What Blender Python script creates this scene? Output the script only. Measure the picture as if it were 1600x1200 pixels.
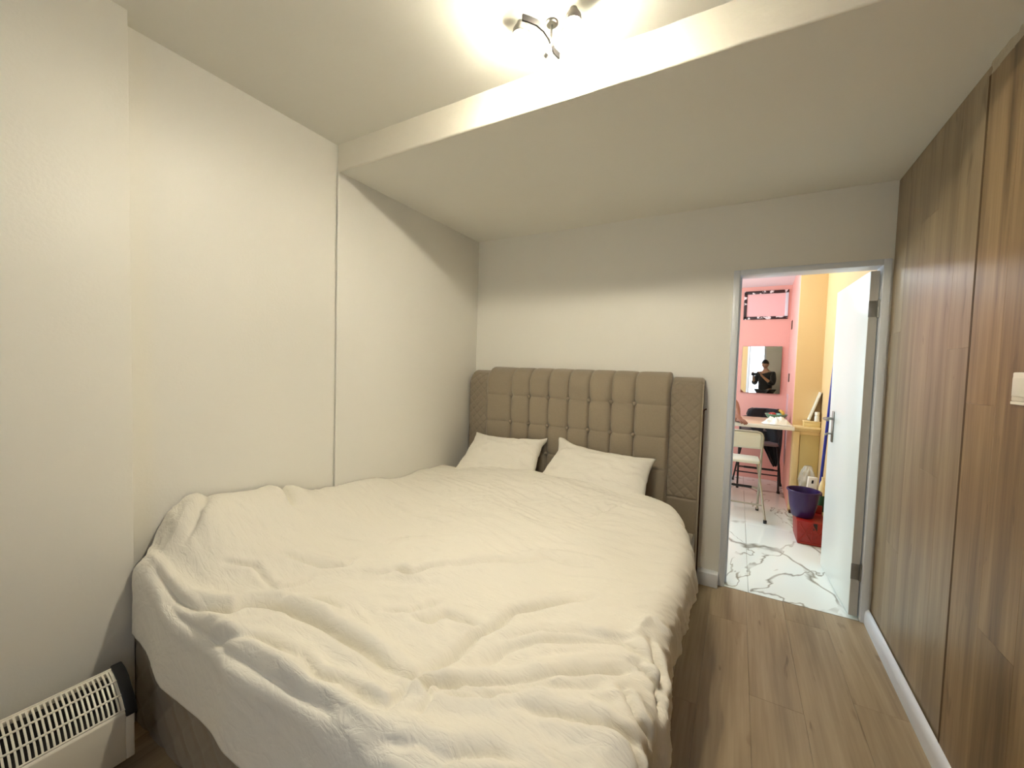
import bpy, bmesh, math, random
import numpy as np
from mathutils import Vector, Matrix

for o in list(bpy.data.objects):
    bpy.data.objects.remove(o, do_unlink=True)
scene = bpy.context.scene
COL = scene.collection

# ------------------------------------------------------------------ camera
# metres; back wall of the bedroom is y = 0, floor z = 0, +x to the right
CAM = Vector((0.01765, -2.93131, 1.38704))
CR = Vector((0.871661, 0.489230, 0.029342))
CU = Vector((-0.046749, 0.023400, 0.998633))
CF = Vector((-0.487875, 0.871841, -0.043268))
cd = bpy.data.cameras.new('camera')
cam = bpy.data.objects.new('camera', cd)
COL.objects.link(cam)
cd.sensor_fit = 'HORIZONTAL'
cd.sensor_width = 36.0
cd.lens = 630.625 / 1600.0 * 36.0
cd.clip_start = 0.02
m = Matrix((CR, CU, -CF)).transposed().to_4x4()
m.translation = CAM
cam.matrix_world = m
scene.camera = cam

# ------------------------------------------------------------------ light
scene.view_settings.view_transform = 'Standard'
scene.view_settings.look = 'None'
scene.view_settings.gamma = 1.0
scene.view_settings.use_curve_mapping = False
scene.view_settings.exposure = 1.16
scene.cycles.max_bounces = 8
scene.cycles.diffuse_bounces = 6
scene.cycles.glossy_bounces = 3
scene.cycles.caustics_reflective = False
scene.cycles.caustics_refractive = False
scene.cycles.use_light_tree = False
w = bpy.data.worlds.new('daylight')
scene.world = w
w.use_nodes = True
bg = w.node_tree.nodes['Background']
bg.inputs[0].default_value = (0.86, 0.93, 1.0, 1)
bg.inputs[1].default_value = 1.2

def area(name, loc, target, sx, sy, power, color, spread=180):
    d = bpy.data.lights.new(name, 'AREA')
    d.shape = 'RECTANGLE'; d.size = sx; d.size_y = sy
    d.energy = power; d.color = color; d.spread = math.radians(spread)
    o = bpy.data.objects.new(name, d); COL.objects.link(o)
    o.location = loc
    o.rotation_euler = (Vector(target) - Vector(loc)).to_track_quat('-Z', 'Y').to_euler()
    return o
# daylight entering by the glazed balcony door behind the photographer
area('daylight_balcony_door', (-0.20, -4.02, 1.35), (-0.25, 0, 1.2), 0.74, 1.7, 3.0, (0.76, 0.86, 1.0), 150)
# daylight entering by the window in the left wall of the kitchen
area('daylight_kitchen_window', (-1.46, 1.75, 1.55), (2, 1.75, 1.25), 1.7, 1.3, 19.0, (0.68, 0.88, 1.0))
BULB = 1000.0
KITCHEN_LAMP = 23.0

# ------------------------------------------------------------------ helpers
class MB:
    """collects vertices and faces of one mesh"""
    def __init__(s): s.v = []; s.f = []
    def add(s, v, f):
        n = len(s.v); s.v += [tuple(map(float, p)) for p in v]; s.f += [tuple(i + n for i in q) for q in f]; return s
    def box(s, a, b):
        x0, y0, z0 = a; x1, y1, z1 = b
        return s.add([(x0,y0,z0),(x1,y0,z0),(x1,y1,z0),(x0,y1,z0),(x0,y0,z1),(x1,y0,z1),(x1,y1,z1),(x0,y1,z1)],
                     [(0,3,2,1),(4,5,6,7),(0,1,5,4),(1,2,6,5),(2,3,7,6),(3,0,4,7)])
    def obox(s, c, ax, ay, az, size):
        c = Vector(c); ax = Vector(ax).normalized(); ay = Vector(ay).normalized(); az = Vector(az).normalized()
        h = [q/2 for q in size]
        vs = [c + ax*(h[0]*i) + ay*(h[1]*j) + az*(h[2]*k) for k in (-1,1) for i, j in ((-1,-1),(1,-1),(1,1),(-1,1))]
        return s.add(vs, [(0,3,2,1),(4,5,6,7),(0,1,5,4),(1,2,6,5),(2,3,7,6),(3,0,4,7)])
    def tube(s, pts, r, n=10, cap=True, flat=1.0):
        pts = [Vector(q) for q in pts]; m_ = len(pts)
        rs = r if isinstance(r, (list, tuple)) else [r]*m_
        vs = []; up = None
        for i, q in enumerate(pts):
            t = (pts[min(i+1, m_-1)] - pts[max(i-1, 0)]).normalized()
            if up is None:
                up = Vector((0,0,1)) if abs(t.z) < .9 else Vector((1,0,0))
            a = t.cross(up)
            if a.length < 1e-5: a = t.cross(Vector((0,1,0)))
            a.normalize(); b = a.cross(t).normalized(); up = b
            for k in range(n):
                g = 2*math.pi*k/n
                vs.append(q + a*(rs[i]*math.cos(g)) + b*(rs[i]*flat*math.sin(g)))
        fs = [(i*n+k, i*n+(k+1) % n, (i+1)*n+(k+1) % n, (i+1)*n+k) for i in range(m_-1) for k in range(n)]
        if cap:
            fs.append(tuple(reversed(range(n)))); fs.append(tuple((m_-1)*n+k for k in range(n)))
        return s.add(vs, fs)
    def lathe(s, prof, c=(0,0,0), n=32, axis=(0,0,1), closed=False):
        ax = Vector(axis).normalized()
        a = ax.orthogonal().normalized(); b = ax.cross(a)
        c = Vector(c); vs = []
        for r_, h in prof:
            for k in range(n):
                g = 2*math.pi*k/n
                vs.append(c + ax*h + a*(r_*math.cos(g)) + b*(r_*math.sin(g)))
        m_ = len(prof)
        fs = [(i*n+k, i*n+(k+1) % n, (i+1)*n+(k+1) % n, (i+1)*n+k) for i in range(m_-1) for k in range(n)]
        if prof[0][0] > 1e-6: fs.append(tuple(reversed(range(n))))
        if prof[-1][0] > 1e-6: fs.append(tuple((m_-1)*n+k for k in range(n)))
        return s.add(vs, fs)
    def prism(s, poly, axis, a, b):
        """poly: list of 2-D points; axis 0/1/2 = extrusion axis from a to b"""
        def p3(q, t):
            if axis == 0: return (t, q[0], q[1])
            if axis == 1: return (q[0], t, q[1])
            return (q[0], q[1], t)
        n = len(poly)
        vs = [p3(q, a) for q in poly] + [p3(q, b) for q in poly]
        fs = [tuple(range(n)), tuple(reversed(range(n, 2*n)))] + [(i, i+n, (i+1) % n + n, (i+1) % n) for i in range(n)]
        return s.add(vs, fs)
    def grid(s, P):
        """P: array (n, m, 3)"""
        n, m_ = P.shape[:2]
        return s.add(P.reshape(-1, 3).tolist(), [(i*m_+j, (i+1)*m_+j, (i+1)*m_+j+1, i*m_+j+1) for i in range(n-1) for j in range(m_-1)])

def wloc(o):
    v = Vector((0,0,0))
    while o is not None:
        v += o.location; o = o.parent
    return v

def part(name, mb, mat, parent=None, smooth=False, bevel=0.0, segs=2, local=False, sharp=None, weld=0.0):
    """one mesh object; coordinates are world coordinates unless local"""
    me = bpy.data.meshes.new(name)
    off = Vector((0,0,0)) if (local or parent is None) else wloc(parent)
    me.from_pydata([tuple(Vector(q) - off) for q in mb.v], [], mb.f)
    bm = bmesh.new(); bm.from_mesh(me)
    if weld: bmesh.ops.remove_doubles(bm, verts=bm.verts, dist=weld)
    bmesh.ops.recalc_face_normals(bm, faces=bm.faces)
    if bevel > 0:
        es = [e for e in bm.edges if len(e.link_faces) == 2 and e.calc_face_angle(0) > 0.6]
        bmesh.ops.bevel(bm, geom=es, offset=bevel, segments=segs, profile=0.5, affect='EDGES', clamp_overlap=True)
    bm.to_mesh(me); bm.free()
    if smooth or bevel > 0:
        me.polygons.foreach_set('use_smooth', [True]*len(me.polygons))
        try: me.set_sharp_from_angle(angle=math.radians(sharp or 40))
        except Exception: pass
    me.materials.append(mat)
    o = bpy.data.objects.new(name, me); COL.objects.link(o)
    o.parent = parent
    return o

def gpart(name, P, mat, parent=None, flip=False, local=False):
    """smooth grid part"""
    mb = MB().grid(P)
    if flip: mb.f = [tuple(reversed(q)) for q in mb.f]
    me = bpy.data.meshes.new(name)
    off = Vector((0,0,0)) if (local or parent is None) else wloc(parent)
    me.from_pydata([tuple(Vector(q) - off) for q in mb.v], [], mb.f)
    me.polygons.foreach_set('use_smooth', [True]*len(me.polygons))
    me.materials.append(mat)
    o = bpy.data.objects.new(name, me); COL.objects.link(o); o.parent = parent
    return o

def tag(o, label=None, cat=None, group=None, kind=None):
    if label: o['label'] = label
    if cat: o['category'] = cat
    if group: o['group'] = group
    if kind: o['kind'] = kind
    return o

def thing(name, label, cat, loc, rotz=0.0):
    o = bpy.data.objects.new(name, None); COL.objects.link(o)
    o.location = loc; o.rotation_euler = (0,0,rotz); o.empty_display_size = .1
    return tag(o, label, cat)

def share(src, name, parent, loc):
    o = src.copy(); o.name = name; COL.objects.link(o); o.parent = parent; o.location = loc
    return o

# numpy noise -------------------------------------------------------
def vnoise(x, y, seed):
    """smooth value noise in [-1,1]"""
    rs = np.random.RandomState(seed); G = rs.uniform(-1, 1, (256, 256))
    xi = np.floor(x).astype(int); yi = np.floor(y).astype(int)
    fx = x - xi; fy = y - yi
    fx = fx*fx*fx*(fx*(fx*6-15)+10); fy = fy*fy*fy*(fy*(fy*6-15)+10)
    g = lambda a, b: G[a % 256, b % 256]
    return (g(xi, yi)*(1-fx)+g(xi+1, yi)*fx)*(1-fy) + (g(xi, yi+1)*(1-fx)+g(xi+1, yi+1)*fx)*fy

# ------------------------------------------------------------------ materials
def srgb(r, g, b):
    f = lambda c: (c/255/12.92) if c/255 <= .04045 else ((c/255+.055)/1.055)**2.4
    return (f(r), f(g), f(b), 1)

def mat(name, col, rough=.6, metal=0.0, bump=0.0, bscale=60, var=0.0, vscale=4, spec=None, trans=0, emit=None, estr=0, alpha=1, sheen=0, coat=0):
    M = bpy.data.materials.new(name); M.use_nodes = True
    N = M.node_tree.nodes; L = M.node_tree.links; b = N['Principled BSDF']
    b.inputs['Base Color'].default_value = col
    b.inputs['Roughness'].default_value = rough
    b.inputs['Metallic'].default_value = metal
    if spec is not None: b.inputs['Specular IOR Level'].default_value = spec
    if trans: b.inputs['Transmission Weight'].default_value = trans
    if alpha < 1: b.inputs['Alpha'].default_value = alpha
    if sheen: b.inputs['Sheen Weight'].default_value = sheen
    if coat: b.inputs['Coat Weight'].default_value = coat
    if emit: b.inputs['Emission Color'].default_value = emit; b.inputs['Emission Strength'].default_value = estr
    tc = N.new('ShaderNodeTexCoord')
    if bump:
        n = N.new('ShaderNodeTexNoise'); n.inputs['Scale'].default_value = bscale; n.inputs['Detail'].default_value = 4
        L.new(tc.outputs['Object'], n.inputs['Vector'])
        bp = N.new('ShaderNodeBump'); bp.inputs['Strength'].default_value = bump; bp.inputs['Distance'].default_value = .01
        L.new(n.outputs['Fac'], bp.inputs['Height']); L.new(bp.outputs['Normal'], b.inputs['Normal'])
    if var:
        n = N.new('ShaderNodeTexNoise'); n.inputs['Scale'].default_value = vscale; n.inputs['Detail'].default_value = 5
        L.new(tc.outputs['Object'], n.inputs['Vector'])
        mx = N.new('ShaderNodeMix'); mx.data_type = 'RGBA'
        mx.inputs['A'].default_value = tuple(c*(1-var) for c in col[:3]) + (1,)
        mx.inputs['B'].default_value = tuple(min(1, c*(1+var)) for c in col[:3]) + (1,)
        L.new(n.outputs['Fac'], mx.inputs['Factor']); L.new(mx.outputs['Result'], b.inputs['Base Color'])
    return M

def wood_mat(name, dark, mid, light, axis, rough=.45, strip=.065, contrast=1.0):
    """printed laminate: streaks along `axis` (1 = y, 2 = z), strips of differing tone, a few knots"""
    M = bpy.data.materials.new(name); M.use_nodes = True
    N = M.node_tree.nodes; L = M.node_tree.links; b = N['Principled BSDF']
    geo = N.new('ShaderNodeTexCoord'); oi = N.new('ShaderNodeObjectInfo')
    sc = N.new('ShaderNodeVectorMath'); sc.operation = 'SCALE'; sc.inputs['Scale'].default_value = 37.0
    cx = N.new('ShaderNodeCombineXYZ')
    for k in range(3): L.new(oi.outputs['Random'], cx.inputs[k])
    L.new(cx.outputs[0], sc.inputs[0])
    ad = N.new('ShaderNodeVectorMath'); ad.operation = 'ADD'
    L.new(geo.outputs['Object'], ad.inputs[0]); L.new(sc.outputs[0], ad.inputs[1])
    def stretched(across, along, detail, rgh=.55, dist=0.0):
        mp = N.new('ShaderNodeMapping')
        s = [across]*3; s[axis] = along
        mp.inputs['Scale'].default_value = s
        L.new(ad.outputs[0], mp.inputs['Vector'])
        n = N.new('ShaderNodeTexNoise'); n.inputs['Scale'].default_value = 1; n.inputs['Detail'].default_value = detail
        n.inputs['Roughness'].default_value = rgh; n.inputs['Distortion'].default_value = dist
        L.new(mp.outputs[0], n.inputs['Vector'])
        return n
    n1 = stretched(14, 1.1, 3, .5, .3); n2 = stretched(90, 3.0, 4); n3 = stretched(22, 4.5, 2, .5, .8)
    def mth(op, a, bb):
        q = N.new('ShaderNodeMath'); q.operation = op
        for i, t in enumerate((a, bb)):
            if isinstance(t, (int, float)): q.inputs[i].default_value = t
            else: L.new(t, q.inputs[i])
        return q.outputs[0]
    v = mth('ADD', mth('MULTIPLY', n1.outputs['Fac'], .62), mth('MULTIPLY', n2.outputs['Fac'], .25))
    v = mth('ADD', v, mth('ADD', mth('MULTIPLY', oi.outputs['Random'], .07), .035))
    cr = N.new('ShaderNodeValToRGB')
    e = cr.color_ramp.elements
    lo, hi = .5 - .2/contrast, .5 + .2/contrast
    e[0].position = lo; e[0].color = dark; e[1].position = hi; e[1].color = light
    x = e.new(.5); x.color = mid
    L.new(v, cr.inputs[0])
    kn = N.new('ShaderNodeValToRGB'); kn.color_ramp.elements[0].position = .24; kn.color_ramp.elements[1].position = .33
    kn.color_ramp.elements[0].color = (.55,.5,.45,1); kn.color_ramp.elements[1].color = (1,1,1,1)
    L.new(n3.outputs['Fac'], kn.inputs[0])
    mx = N.new('ShaderNodeMix'); mx.data_type = 'RGBA'; mx.blend_type = 'MULTIPLY'; mx.inputs['Factor'].default_value = .8
    L.new(cr.outputs[0], mx.inputs['A']); L.new(kn.outputs[0], mx.inputs['B'])
    L.new(mx.outputs['Result'], b.inputs['Base Color'])
    b.inputs['Roughness'].default_value = rough
    bp = N.new('ShaderNodeBump'); bp.inputs['Strength'].default_value = .08; bp.inputs['Distance'].default_value = .003
    L.new(n2.outputs['Fac'], bp.inputs['Height']); L.new(bp.outputs[0], b.inputs['Normal'])
    return M

def fabric_mat(name, col, rough=.85, weave=900, strength=.25, sheen=.3):
    M = mat(name, col, rough, sheen=sheen, var=.10, vscale=120)
    N = M.node_tree.nodes; L = M.node_tree.links; b = N['Principled BSDF']
    tc = N.new('ShaderNodeTexCoord')
    n = N.new('ShaderNodeTexNoise'); n.inputs['Scale'].default_value = weave; n.inputs['Detail'].default_value = 2
    L.new(tc.outputs['Object'], n.inputs['Vector'])
    bp = N.new('ShaderNodeBump'); bp.inputs['Strength'].default_value = strength; bp.inputs['Distance'].default_value = .002
    L.new(n.outputs['Fac'], bp.inputs['Height']); L.new(bp.outputs[0], b.inputs['Normal'])
    return M

def marble_mat(name):
    M = bpy.data.materials.new(name); M.use_nodes = True
    N = M.node_tree.nodes; L = M.node_tree.links; b = N['Principled BSDF']
    tc = N.new('ShaderNodeTexCoord')
    def vein(scale, seed, width, dist):
        mp = N.new('ShaderNodeMapping'); mp.inputs['Location'].default_value = (seed, seed*1.7, 0)
        mp.inputs['Rotation'].default_value = (0, 0, .7)
        mp.inputs['Scale'].default_value = (1, .55, 1)
        L.new(tc.outputs['Object'], mp.inputs['Vector'])
        n = N.new('ShaderNodeTexNoise'); n.inputs['Scale'].default_value = scale; n.inputs['Detail'].default_value = 5
        n.inputs['Roughness'].default_value = .5; n.inputs['Distortion'].default_value = dist
        L.new(mp.outputs[0], n.inputs['Vector'])
        s = N.new('ShaderNodeMath'); s.operation = 'SUBTRACT'; s.inputs[1].default_value = .5; L.new(n.outputs['Fac'], s.inputs[0])
        a = N.new('ShaderNodeMath'); a.operation = 'ABSOLUTE'; L.new(s.outputs[0], a.inputs[0])
        r = N.new('ShaderNodeMapRange'); r.inputs['From Max'].default_value = width; r.clamp = True; L.new(a.outputs[0], r.inputs['Value'])
        return r.outputs[0]
    v1 = vein(.8, 3.1, .016, 1.2); v2 = vein(1.3, 8.3, .007, 1.0)
    # veins break up along their length
    nb = N.new('ShaderNodeTexNoise'); nb.inputs['Scale'].default_value = 2.6; L.new(tc.outputs['Object'], nb.inputs['Vector'])
    rb = N.new('ShaderNodeMapRange'); rb.inputs['From Min'].default_value = .48; rb.inputs['From Max'].default_value = .62; L.new(nb.outputs['Fac'], rb.inputs['Value'])
    mn = N.new('ShaderNodeMath'); mn.operation = 'MINIMUM'; L.new(v1, mn.inputs[0]); L.new(v2, mn.inputs[1])
    mxx = N.new('ShaderNodeMath'); mxx.operation = 'MAXIMUM'; L.new(mn.outputs[0], mxx.inputs[0]); L.new(rb.outputs[0], mxx.inputs[1])
    cr = N.new('ShaderNodeValToRGB'); cr.color_ramp.elements[0].color = srgb(146,143,131); cr.color_ramp.elements[1].color = srgb(240,246,243)
    L.new(mxx.outputs[0], cr.inputs[0]); L.new(cr.outputs[0], b.inputs['Base Color'])
    b.inputs['Roughness'].default_value = .08
    return M

PAINT = mat('white_wall_paint', srgb(236,234,227), .45, bump=.06, bscale=90, var=.015, vscale=1.2)
PAINT_CEIL = mat('white_ceiling_paint', srgb(232,230,222), .6, bump=.06, bscale=55, var=.02, vscale=2)
PAINT_BEAM = mat('thick_white_brushed_paint', srgb(240,235,222), .4, bump=.3, bscale=26)
PLASTER = mat('rough_grey_plaster', srgb(186,178,160), .9, bump=.8, bscale=60, var=.2, vscale=30)
GLOSS = mat('white_gloss_cool_tint', srgb(226,231,240), .28, bump=.05, bscale=40)  # white paint with the cool daylight tinted into its colour
DOORP = mat('white_door_paint', srgb(236,245,245), .3, bump=.02, bscale=30)
EDGE = mat('grey_door_edge', srgb(186,184,180), .5, bump=.1, bscale=60, var=.1, vscale=9)  # greyer than the door leaf, with mottled tone
METAL = mat('brushed_metal', srgb(150,148,142), .35, 1.0)
CHROME = mat('chrome', srgb(205,205,205), .15, 1.0)
PINK = mat('coral_pink_wall_paint', srgb(240,178,166), .6, bump=.06, bscale=70, var=.02, vscale=1.5)
YELLOW = mat('warm_yellow_wall_paint', srgb(224,192,140), .6, bump=.06, bscale=70)
OLIVE = mat('olive_cabinet_paint', srgb(196,176,118), .45)
CREAMC = mat('cream_cabinet_frame', srgb(236,212,160), .45)
KCEIL = mat('kitchen_ceiling_white', srgb(248,246,250), .6)
LAM_W = wood_mat('oak_laminate_wall', srgb(108,92,68), srgb(142,124,96), srgb(166,148,118), 2, .36)
LAM_W2 = wood_mat('oak_laminate_wall_strong_grain', srgb(94,74,49), srgb(131,108,77), srgb(160,136,101), 2, .4, contrast=1.25)
LAM_F = wood_mat('oak_laminate_floor', srgb(122,104,79), srgb(157,138,109), srgb(180,161,131), 1, .42)
MARBLE = marble_mat('white_marble_tile')
GROUT = mat('grout', srgb(150,146,134), .9)
TAUPE = fabric_mat('taupe_linen_upholstery', srgb(147,134,114), .8)
TAUPE_D = fabric_mat('taupe_quilted_upholstery', srgb(142,129,110), .7)
LINEN = fabric_mat('white_cotton_bedding', srgb(238,234,224), .9, 500, .10, .1)
SHEET = fabric_mat('greige_sheet', srgb(170,158,140), .9, 500, .1, .1)
def duvet_mat():
    M = mat('crinkled_white_cotton', srgb(235,231,221), .9, sheen=.1)
    N = M.node_tree.nodes; L = M.node_tree.links; b = N['Principled BSDF']
    tc = N.new('ShaderNodeTexCoord'); prev = None
    for sc_, rz, s, d in (((9,30,9), .3, 1.0, .0075), ((14,44,14), -.5, 1.0, .0045), ((60,60,60), 0, .6, .0012)):
        mp = N.new('ShaderNodeMapping'); mp.inputs['Rotation'].default_value = (0,0,rz); mp.inputs['Scale'].default_value = sc_
        L.new(tc.outputs['Object'], mp.inputs['Vector'])
        n = N.new('ShaderNodeTexNoise'); n.inputs['Scale'].default_value = 1; n.inputs['Detail'].default_value = 3; n.inputs['Distortion'].default_value = .8
        L.new(mp.outputs[0], n.inputs['Vector'])
        s_ = N.new('ShaderNodeMath'); s_.operation = 'SUBTRACT'; s_.inputs[1].default_value = .5; L.new(n.outputs['Fac'], s_.inputs[0])
        a_ = N.new('ShaderNodeMath'); a_.operation = 'ABSOLUTE'; L.new(s_.outputs[0], a_.inputs[0])
        c_ = N.new('ShaderNodeMath'); c_.operation = 'MINIMUM'; c_.inputs[1].default_value = .10; L.new(a_.outputs[0], c_.inputs[0])
        bp = N.new('ShaderNodeBump'); bp.inputs['Strength'].default_value = s; bp.inputs['Distance'].default_value = d*1.1
        L.new(c_.outputs[0], bp.inputs['Height'])
        if prev: L.new(prev, bp.inputs['Normal'])
        prev = bp.outputs[0]
    L.new(prev, b.inputs['Normal'])
    return M
DUVET = duvet_mat()
BLACKM = mat('black_plastic', srgb(14,14,16), .45)
WHITEP = mat('white_plastic', srgb(232,228,216), .35)
HEATW = mat('white_enamelled_steel', srgb(224,219,206), .35)
DARKIN = mat('dark_heater_core', srgb(40,34,28), .8)
GAPSHADE = mat('gap_shade_backing', srgb(34,24,16), .9)  # near-black backing, shade painted into the gaps between wall boards
BROWN = mat('dark_brown_board', srgb(74,48,30), .7, var=.2, vscale=12)

# ================================================================== the setting
def struct(name, mb, material, parent=None, **k):
    o = part(name, mb, material, parent, **k)
    if parent is None: o['kind'] = 'structure'
    return o

H1, H2, YB = 2.449, 2.596, -1.401      # soffit, main ceiling, soffit front
YR = -4.05                              # rear wall (behind the photographer)
def xr(y): return 0.724 + 0.0136*y      # the panelled wall is not quite square

tag(struct('wall_left', MB().box((-2.12, YR, 0), (-2.0, YB-.004, H2+.06)), PAINT), 'plain cream wall on the left beside the bed', None)
struct('wall_left_alcove', MB().box((-2.12, YB-.004, 0), (-1.988, .1, H1+.04)), PAINT, bevel=.003)
struct('wall_left_pilaster', MB().box((-2.0, YR, 0), (-1.91, -2.325, H2+.02)), PAINT, bevel=.004, segs=2)
struct('trim_1', MB().box((-1.994, YB-.012, .0), (-1.982, YB-.001, H1)), PAINT, bevel=.003)
mb = MB()
mb.box((-2.12, 0, 0), (-.033, .1, H1+.04)); mb.box((-.033, 0, 2.032), (.712, .1, H1+.04)); mb.box((.712, 0, 0), (.86, .1, H1+.04))
struct('wall_back', mb, PAINT)
mb = MB(); mb.prism([(xr(.0)+.014, .0), (xr(YR)+.014, YR), (.95, YR), (.95, .0)], 2, 0, H2+.05)
struct('wall_right_backing', mb, PLASTER)
struct('ceiling', MB().box((-2.12, YR, H2), (.95, YB, H2+.1)), PAINT_CEIL)
struct('ceiling_soffit', MB().box((-2.05, YB, H1), (.95, .1, H2+.1)), PAINT_CEIL)
# thickly painted face of the soffit, a little wavy like brushed-on filler
nx, nz = 160, 14
X = np.linspace(-1.995, .70, nx); Z = np.linspace(H1-.001, H2+.001, nz)
XX, ZZ = np.meshgrid(X, Z, indexing='ij')
YY = YB - .006 - .0022*vnoise(XX*7, ZZ*16+4, 5) - .0012*vnoise(XX*28, ZZ*30, 6)
P = np.stack([XX, YY, ZZ], -1)
back = np.array([[(x, YB, H1-.001)] for x in X])
o = gpart('trim_2', np.concatenate([back, P], 1), PAINT_BEAM); o['kind'] = 'structure'
# rear wall with the opening of the balcony door
mb = MB(); mb.box((-2.12, YR-.1, 0), (-.62, YR, H2)); mb.box((.22, YR-.1, 0), (.95, YR, H2)); mb.box((-.62, YR-.1, 2.24), (.22, YR, H2))
struct('wall_rear', mb, PAINT)
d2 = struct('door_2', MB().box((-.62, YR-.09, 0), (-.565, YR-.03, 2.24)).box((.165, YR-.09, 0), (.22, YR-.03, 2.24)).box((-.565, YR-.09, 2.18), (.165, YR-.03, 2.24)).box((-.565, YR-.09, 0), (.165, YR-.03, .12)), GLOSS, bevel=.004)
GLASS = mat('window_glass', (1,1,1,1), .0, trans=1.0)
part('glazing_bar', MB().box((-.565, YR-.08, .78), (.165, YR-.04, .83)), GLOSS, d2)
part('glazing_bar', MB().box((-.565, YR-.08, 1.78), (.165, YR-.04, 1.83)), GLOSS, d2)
for z0, z1 in ((.12,.78), (.83,1.78), (1.83,2.18)):
    part('pane', MB().box((-.565, YR-.063, z0), (.165, YR-.058, z1)), GLASS, d2)

# floor of laminate boards, running towards the door
fl = struct('floor', MB().box((-2.12, YR-.05, -.12), (.95, .0, -.011)), BROWN)
random.seed(4)
bw, bl = .193, 1.285
i = 0; x = -2.02 + .02
src = {}
while x < .73:
    x1 = min(x+bw, .735)
    off = -(i*.43 % 1)*bl
    y1 = 0.0 + off + bl
    while y1 > YR:
        a = max(y1-bl, YR); b = min(y1, -.001)
        if b - a > .02:
            part('floor_board', MB().box((x+.0002, a+.0002, -.012), (x1-.0002, b-.0002, 0)), LAM_F, fl, bevel=.0006, segs=1)
        y1 -= bl
    x = x1; i += 1
part('threshold_edge', MB().box((-.03, -.004, -.03), (.712, .004, -.0008)), BROWN, fl)

# right wall clad in the same laminate, boards upright
wr = struct('wall_right', MB().prism([(xr(0)+.010, -.001), (xr(YR)+.010, YR), (xr(YR)+.0135, YR), (xr(0)+.0135, -.001)], 2, 0, H1-.005), GAPSHADE)
def wall_board(y0, y1, z0, z1, proud, material):
    m_ = MB()
    g = .0002
    m_.prism([(xr(y0-g)-proud, y0-g), (xr(y1+g)-proud, y1+g), (xr(y1+g)+.010, y1+g), (xr(y0-g)+.010, y0-g)], 2, z0+g, z1-g)
    part('wall_board', m_, material, wr, bevel=.0006, segs=1)
y = -.001
joints = [1.62, .55, 2.1, 1.0, 1.5]
for k in range(5):
    y2 = y - .1885
    wall_board(y, y2, .012, joints[k], 0, LAM_W); wall_board(y, y2, joints[k], H1-.004, 0, LAM_W)
    y = y2
y = -.956
joints = [1.308, .62, 1.75, .95, 1.45, .5, 1.9, 1.2, .8, 1.6, 1.05, .7, 1.35, 1.8, .9, 1.5, 1.1]
k = 0
while y > YR + .02:
    y2 = max(y-.193, YR+.002)
    wall_board(y, y2, .012, joints[k % 17], .006, LAM_W2); wall_board(y, y2, joints[k % 17], 2.405, .006, LAM_W2)
    y = y2; k += 1
m_ = MB().prism([(xr(-.9438)-.0066, -.9438), (xr(-.9558)-.0066, -.9558), (xr(-.9558)+.0095, -.9558), (xr(-.9438)+.0095, -.9438)], 2, .012, 2.405)
part('gap_shade_strip', m_, mat('gap_shade_brown', srgb(88,68,46), .8), wr)  # solid dark strip painted in for the shade of the panel gap
# rough plaster strip left bare above the nearer boards
mb = MB()
nyy = 120; ys = np.linspace(-.953, YR, nyy); zs = np.linspace(2.40, H1+.002 , 8)
YYs, ZZs = np.meshgrid(ys, zs, indexing='ij')
XXs = 0.724 + .0136*YYs - .003 + .006*vnoise(YYs*26, ZZs*40, 8) + .003*vnoise(YYs*70, ZZs*80, 9)
o = gpart('trim_3', np.stack([XXs, YYs, ZZs], -1), PLASTER, flip=False); o['kind'] = 'structure'
# main ceiling above the panelled wall's rear stretch
struct('trim_4', MB().prism([(xr(YB)+.01, YB), (xr(YR)+.01, YR), (.95, YR), (.95, YB)], 2, H1-.01, H2), PLASTER)

# skirtings
prof = [(0,0), (.020,0), (.020,.052), (.016,.072), (.006,.083), (0,.084)]
mb = MB()
ya, yb_ = -.004, YR+.01
ring = lambda y, : [(xr(y) - .0062 - p_[0], y, p_[1]) for p_ in prof]
vs = ring(ya) + ring(yb_); n = len(prof)
mb.add(vs, [tuple(range(n)), tuple(reversed(range(n, 2*n)))] + [(i, i+n, (i+1) % n + n, (i+1) % n) for i in range(n)])
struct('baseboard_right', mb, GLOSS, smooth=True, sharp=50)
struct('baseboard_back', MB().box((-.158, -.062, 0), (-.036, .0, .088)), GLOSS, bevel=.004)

# door frame and door
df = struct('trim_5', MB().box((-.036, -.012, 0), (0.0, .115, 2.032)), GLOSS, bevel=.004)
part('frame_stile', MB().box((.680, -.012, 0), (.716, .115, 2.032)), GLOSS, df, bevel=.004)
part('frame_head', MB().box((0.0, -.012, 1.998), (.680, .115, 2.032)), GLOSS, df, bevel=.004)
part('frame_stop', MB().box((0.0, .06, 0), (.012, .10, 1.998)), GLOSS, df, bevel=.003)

d1 = bpy.data.objects.new('door_1', None); COL.objects.link(d1); d1.location = (.676, .022, .012); d1['kind'] = 'structure'
d1['label'] = 'white flush door standing open into the kitchen'
ang = math.radians(92.6)   # opened a little past square
ux, uy = math.cos(ang), math.sin(ang)          # along the leaf from hinge to free edge
nx_, ny_ = -uy, ux                              # towards the visible face (-x)
W_, T_, HH = .69, .042, 1.965
def leafpt(s, t, z): return (.676 + ux*s + nx_*t, .022 + uy*s + ny_*t, z)
mb = MB(); mb.prism([leafpt(.003,0,0)[:2], leafpt(W_,0,0)[:2], leafpt(W_,T_,0)[:2], leafpt(.003,T_,0)[:2]], 2, .012, .012+HH)
part('leaf', mb, DOORP, d1, bevel=.002)
mb = MB(); mb.prism([leafpt(-.001,.002,0)[:2], leafpt(.004,.002,0)[:2], leafpt(.004,T_-.0015,0)[:2], leafpt(-.001,T_-.0015,0)[:2]], 2, .014, .010+HH)
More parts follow.
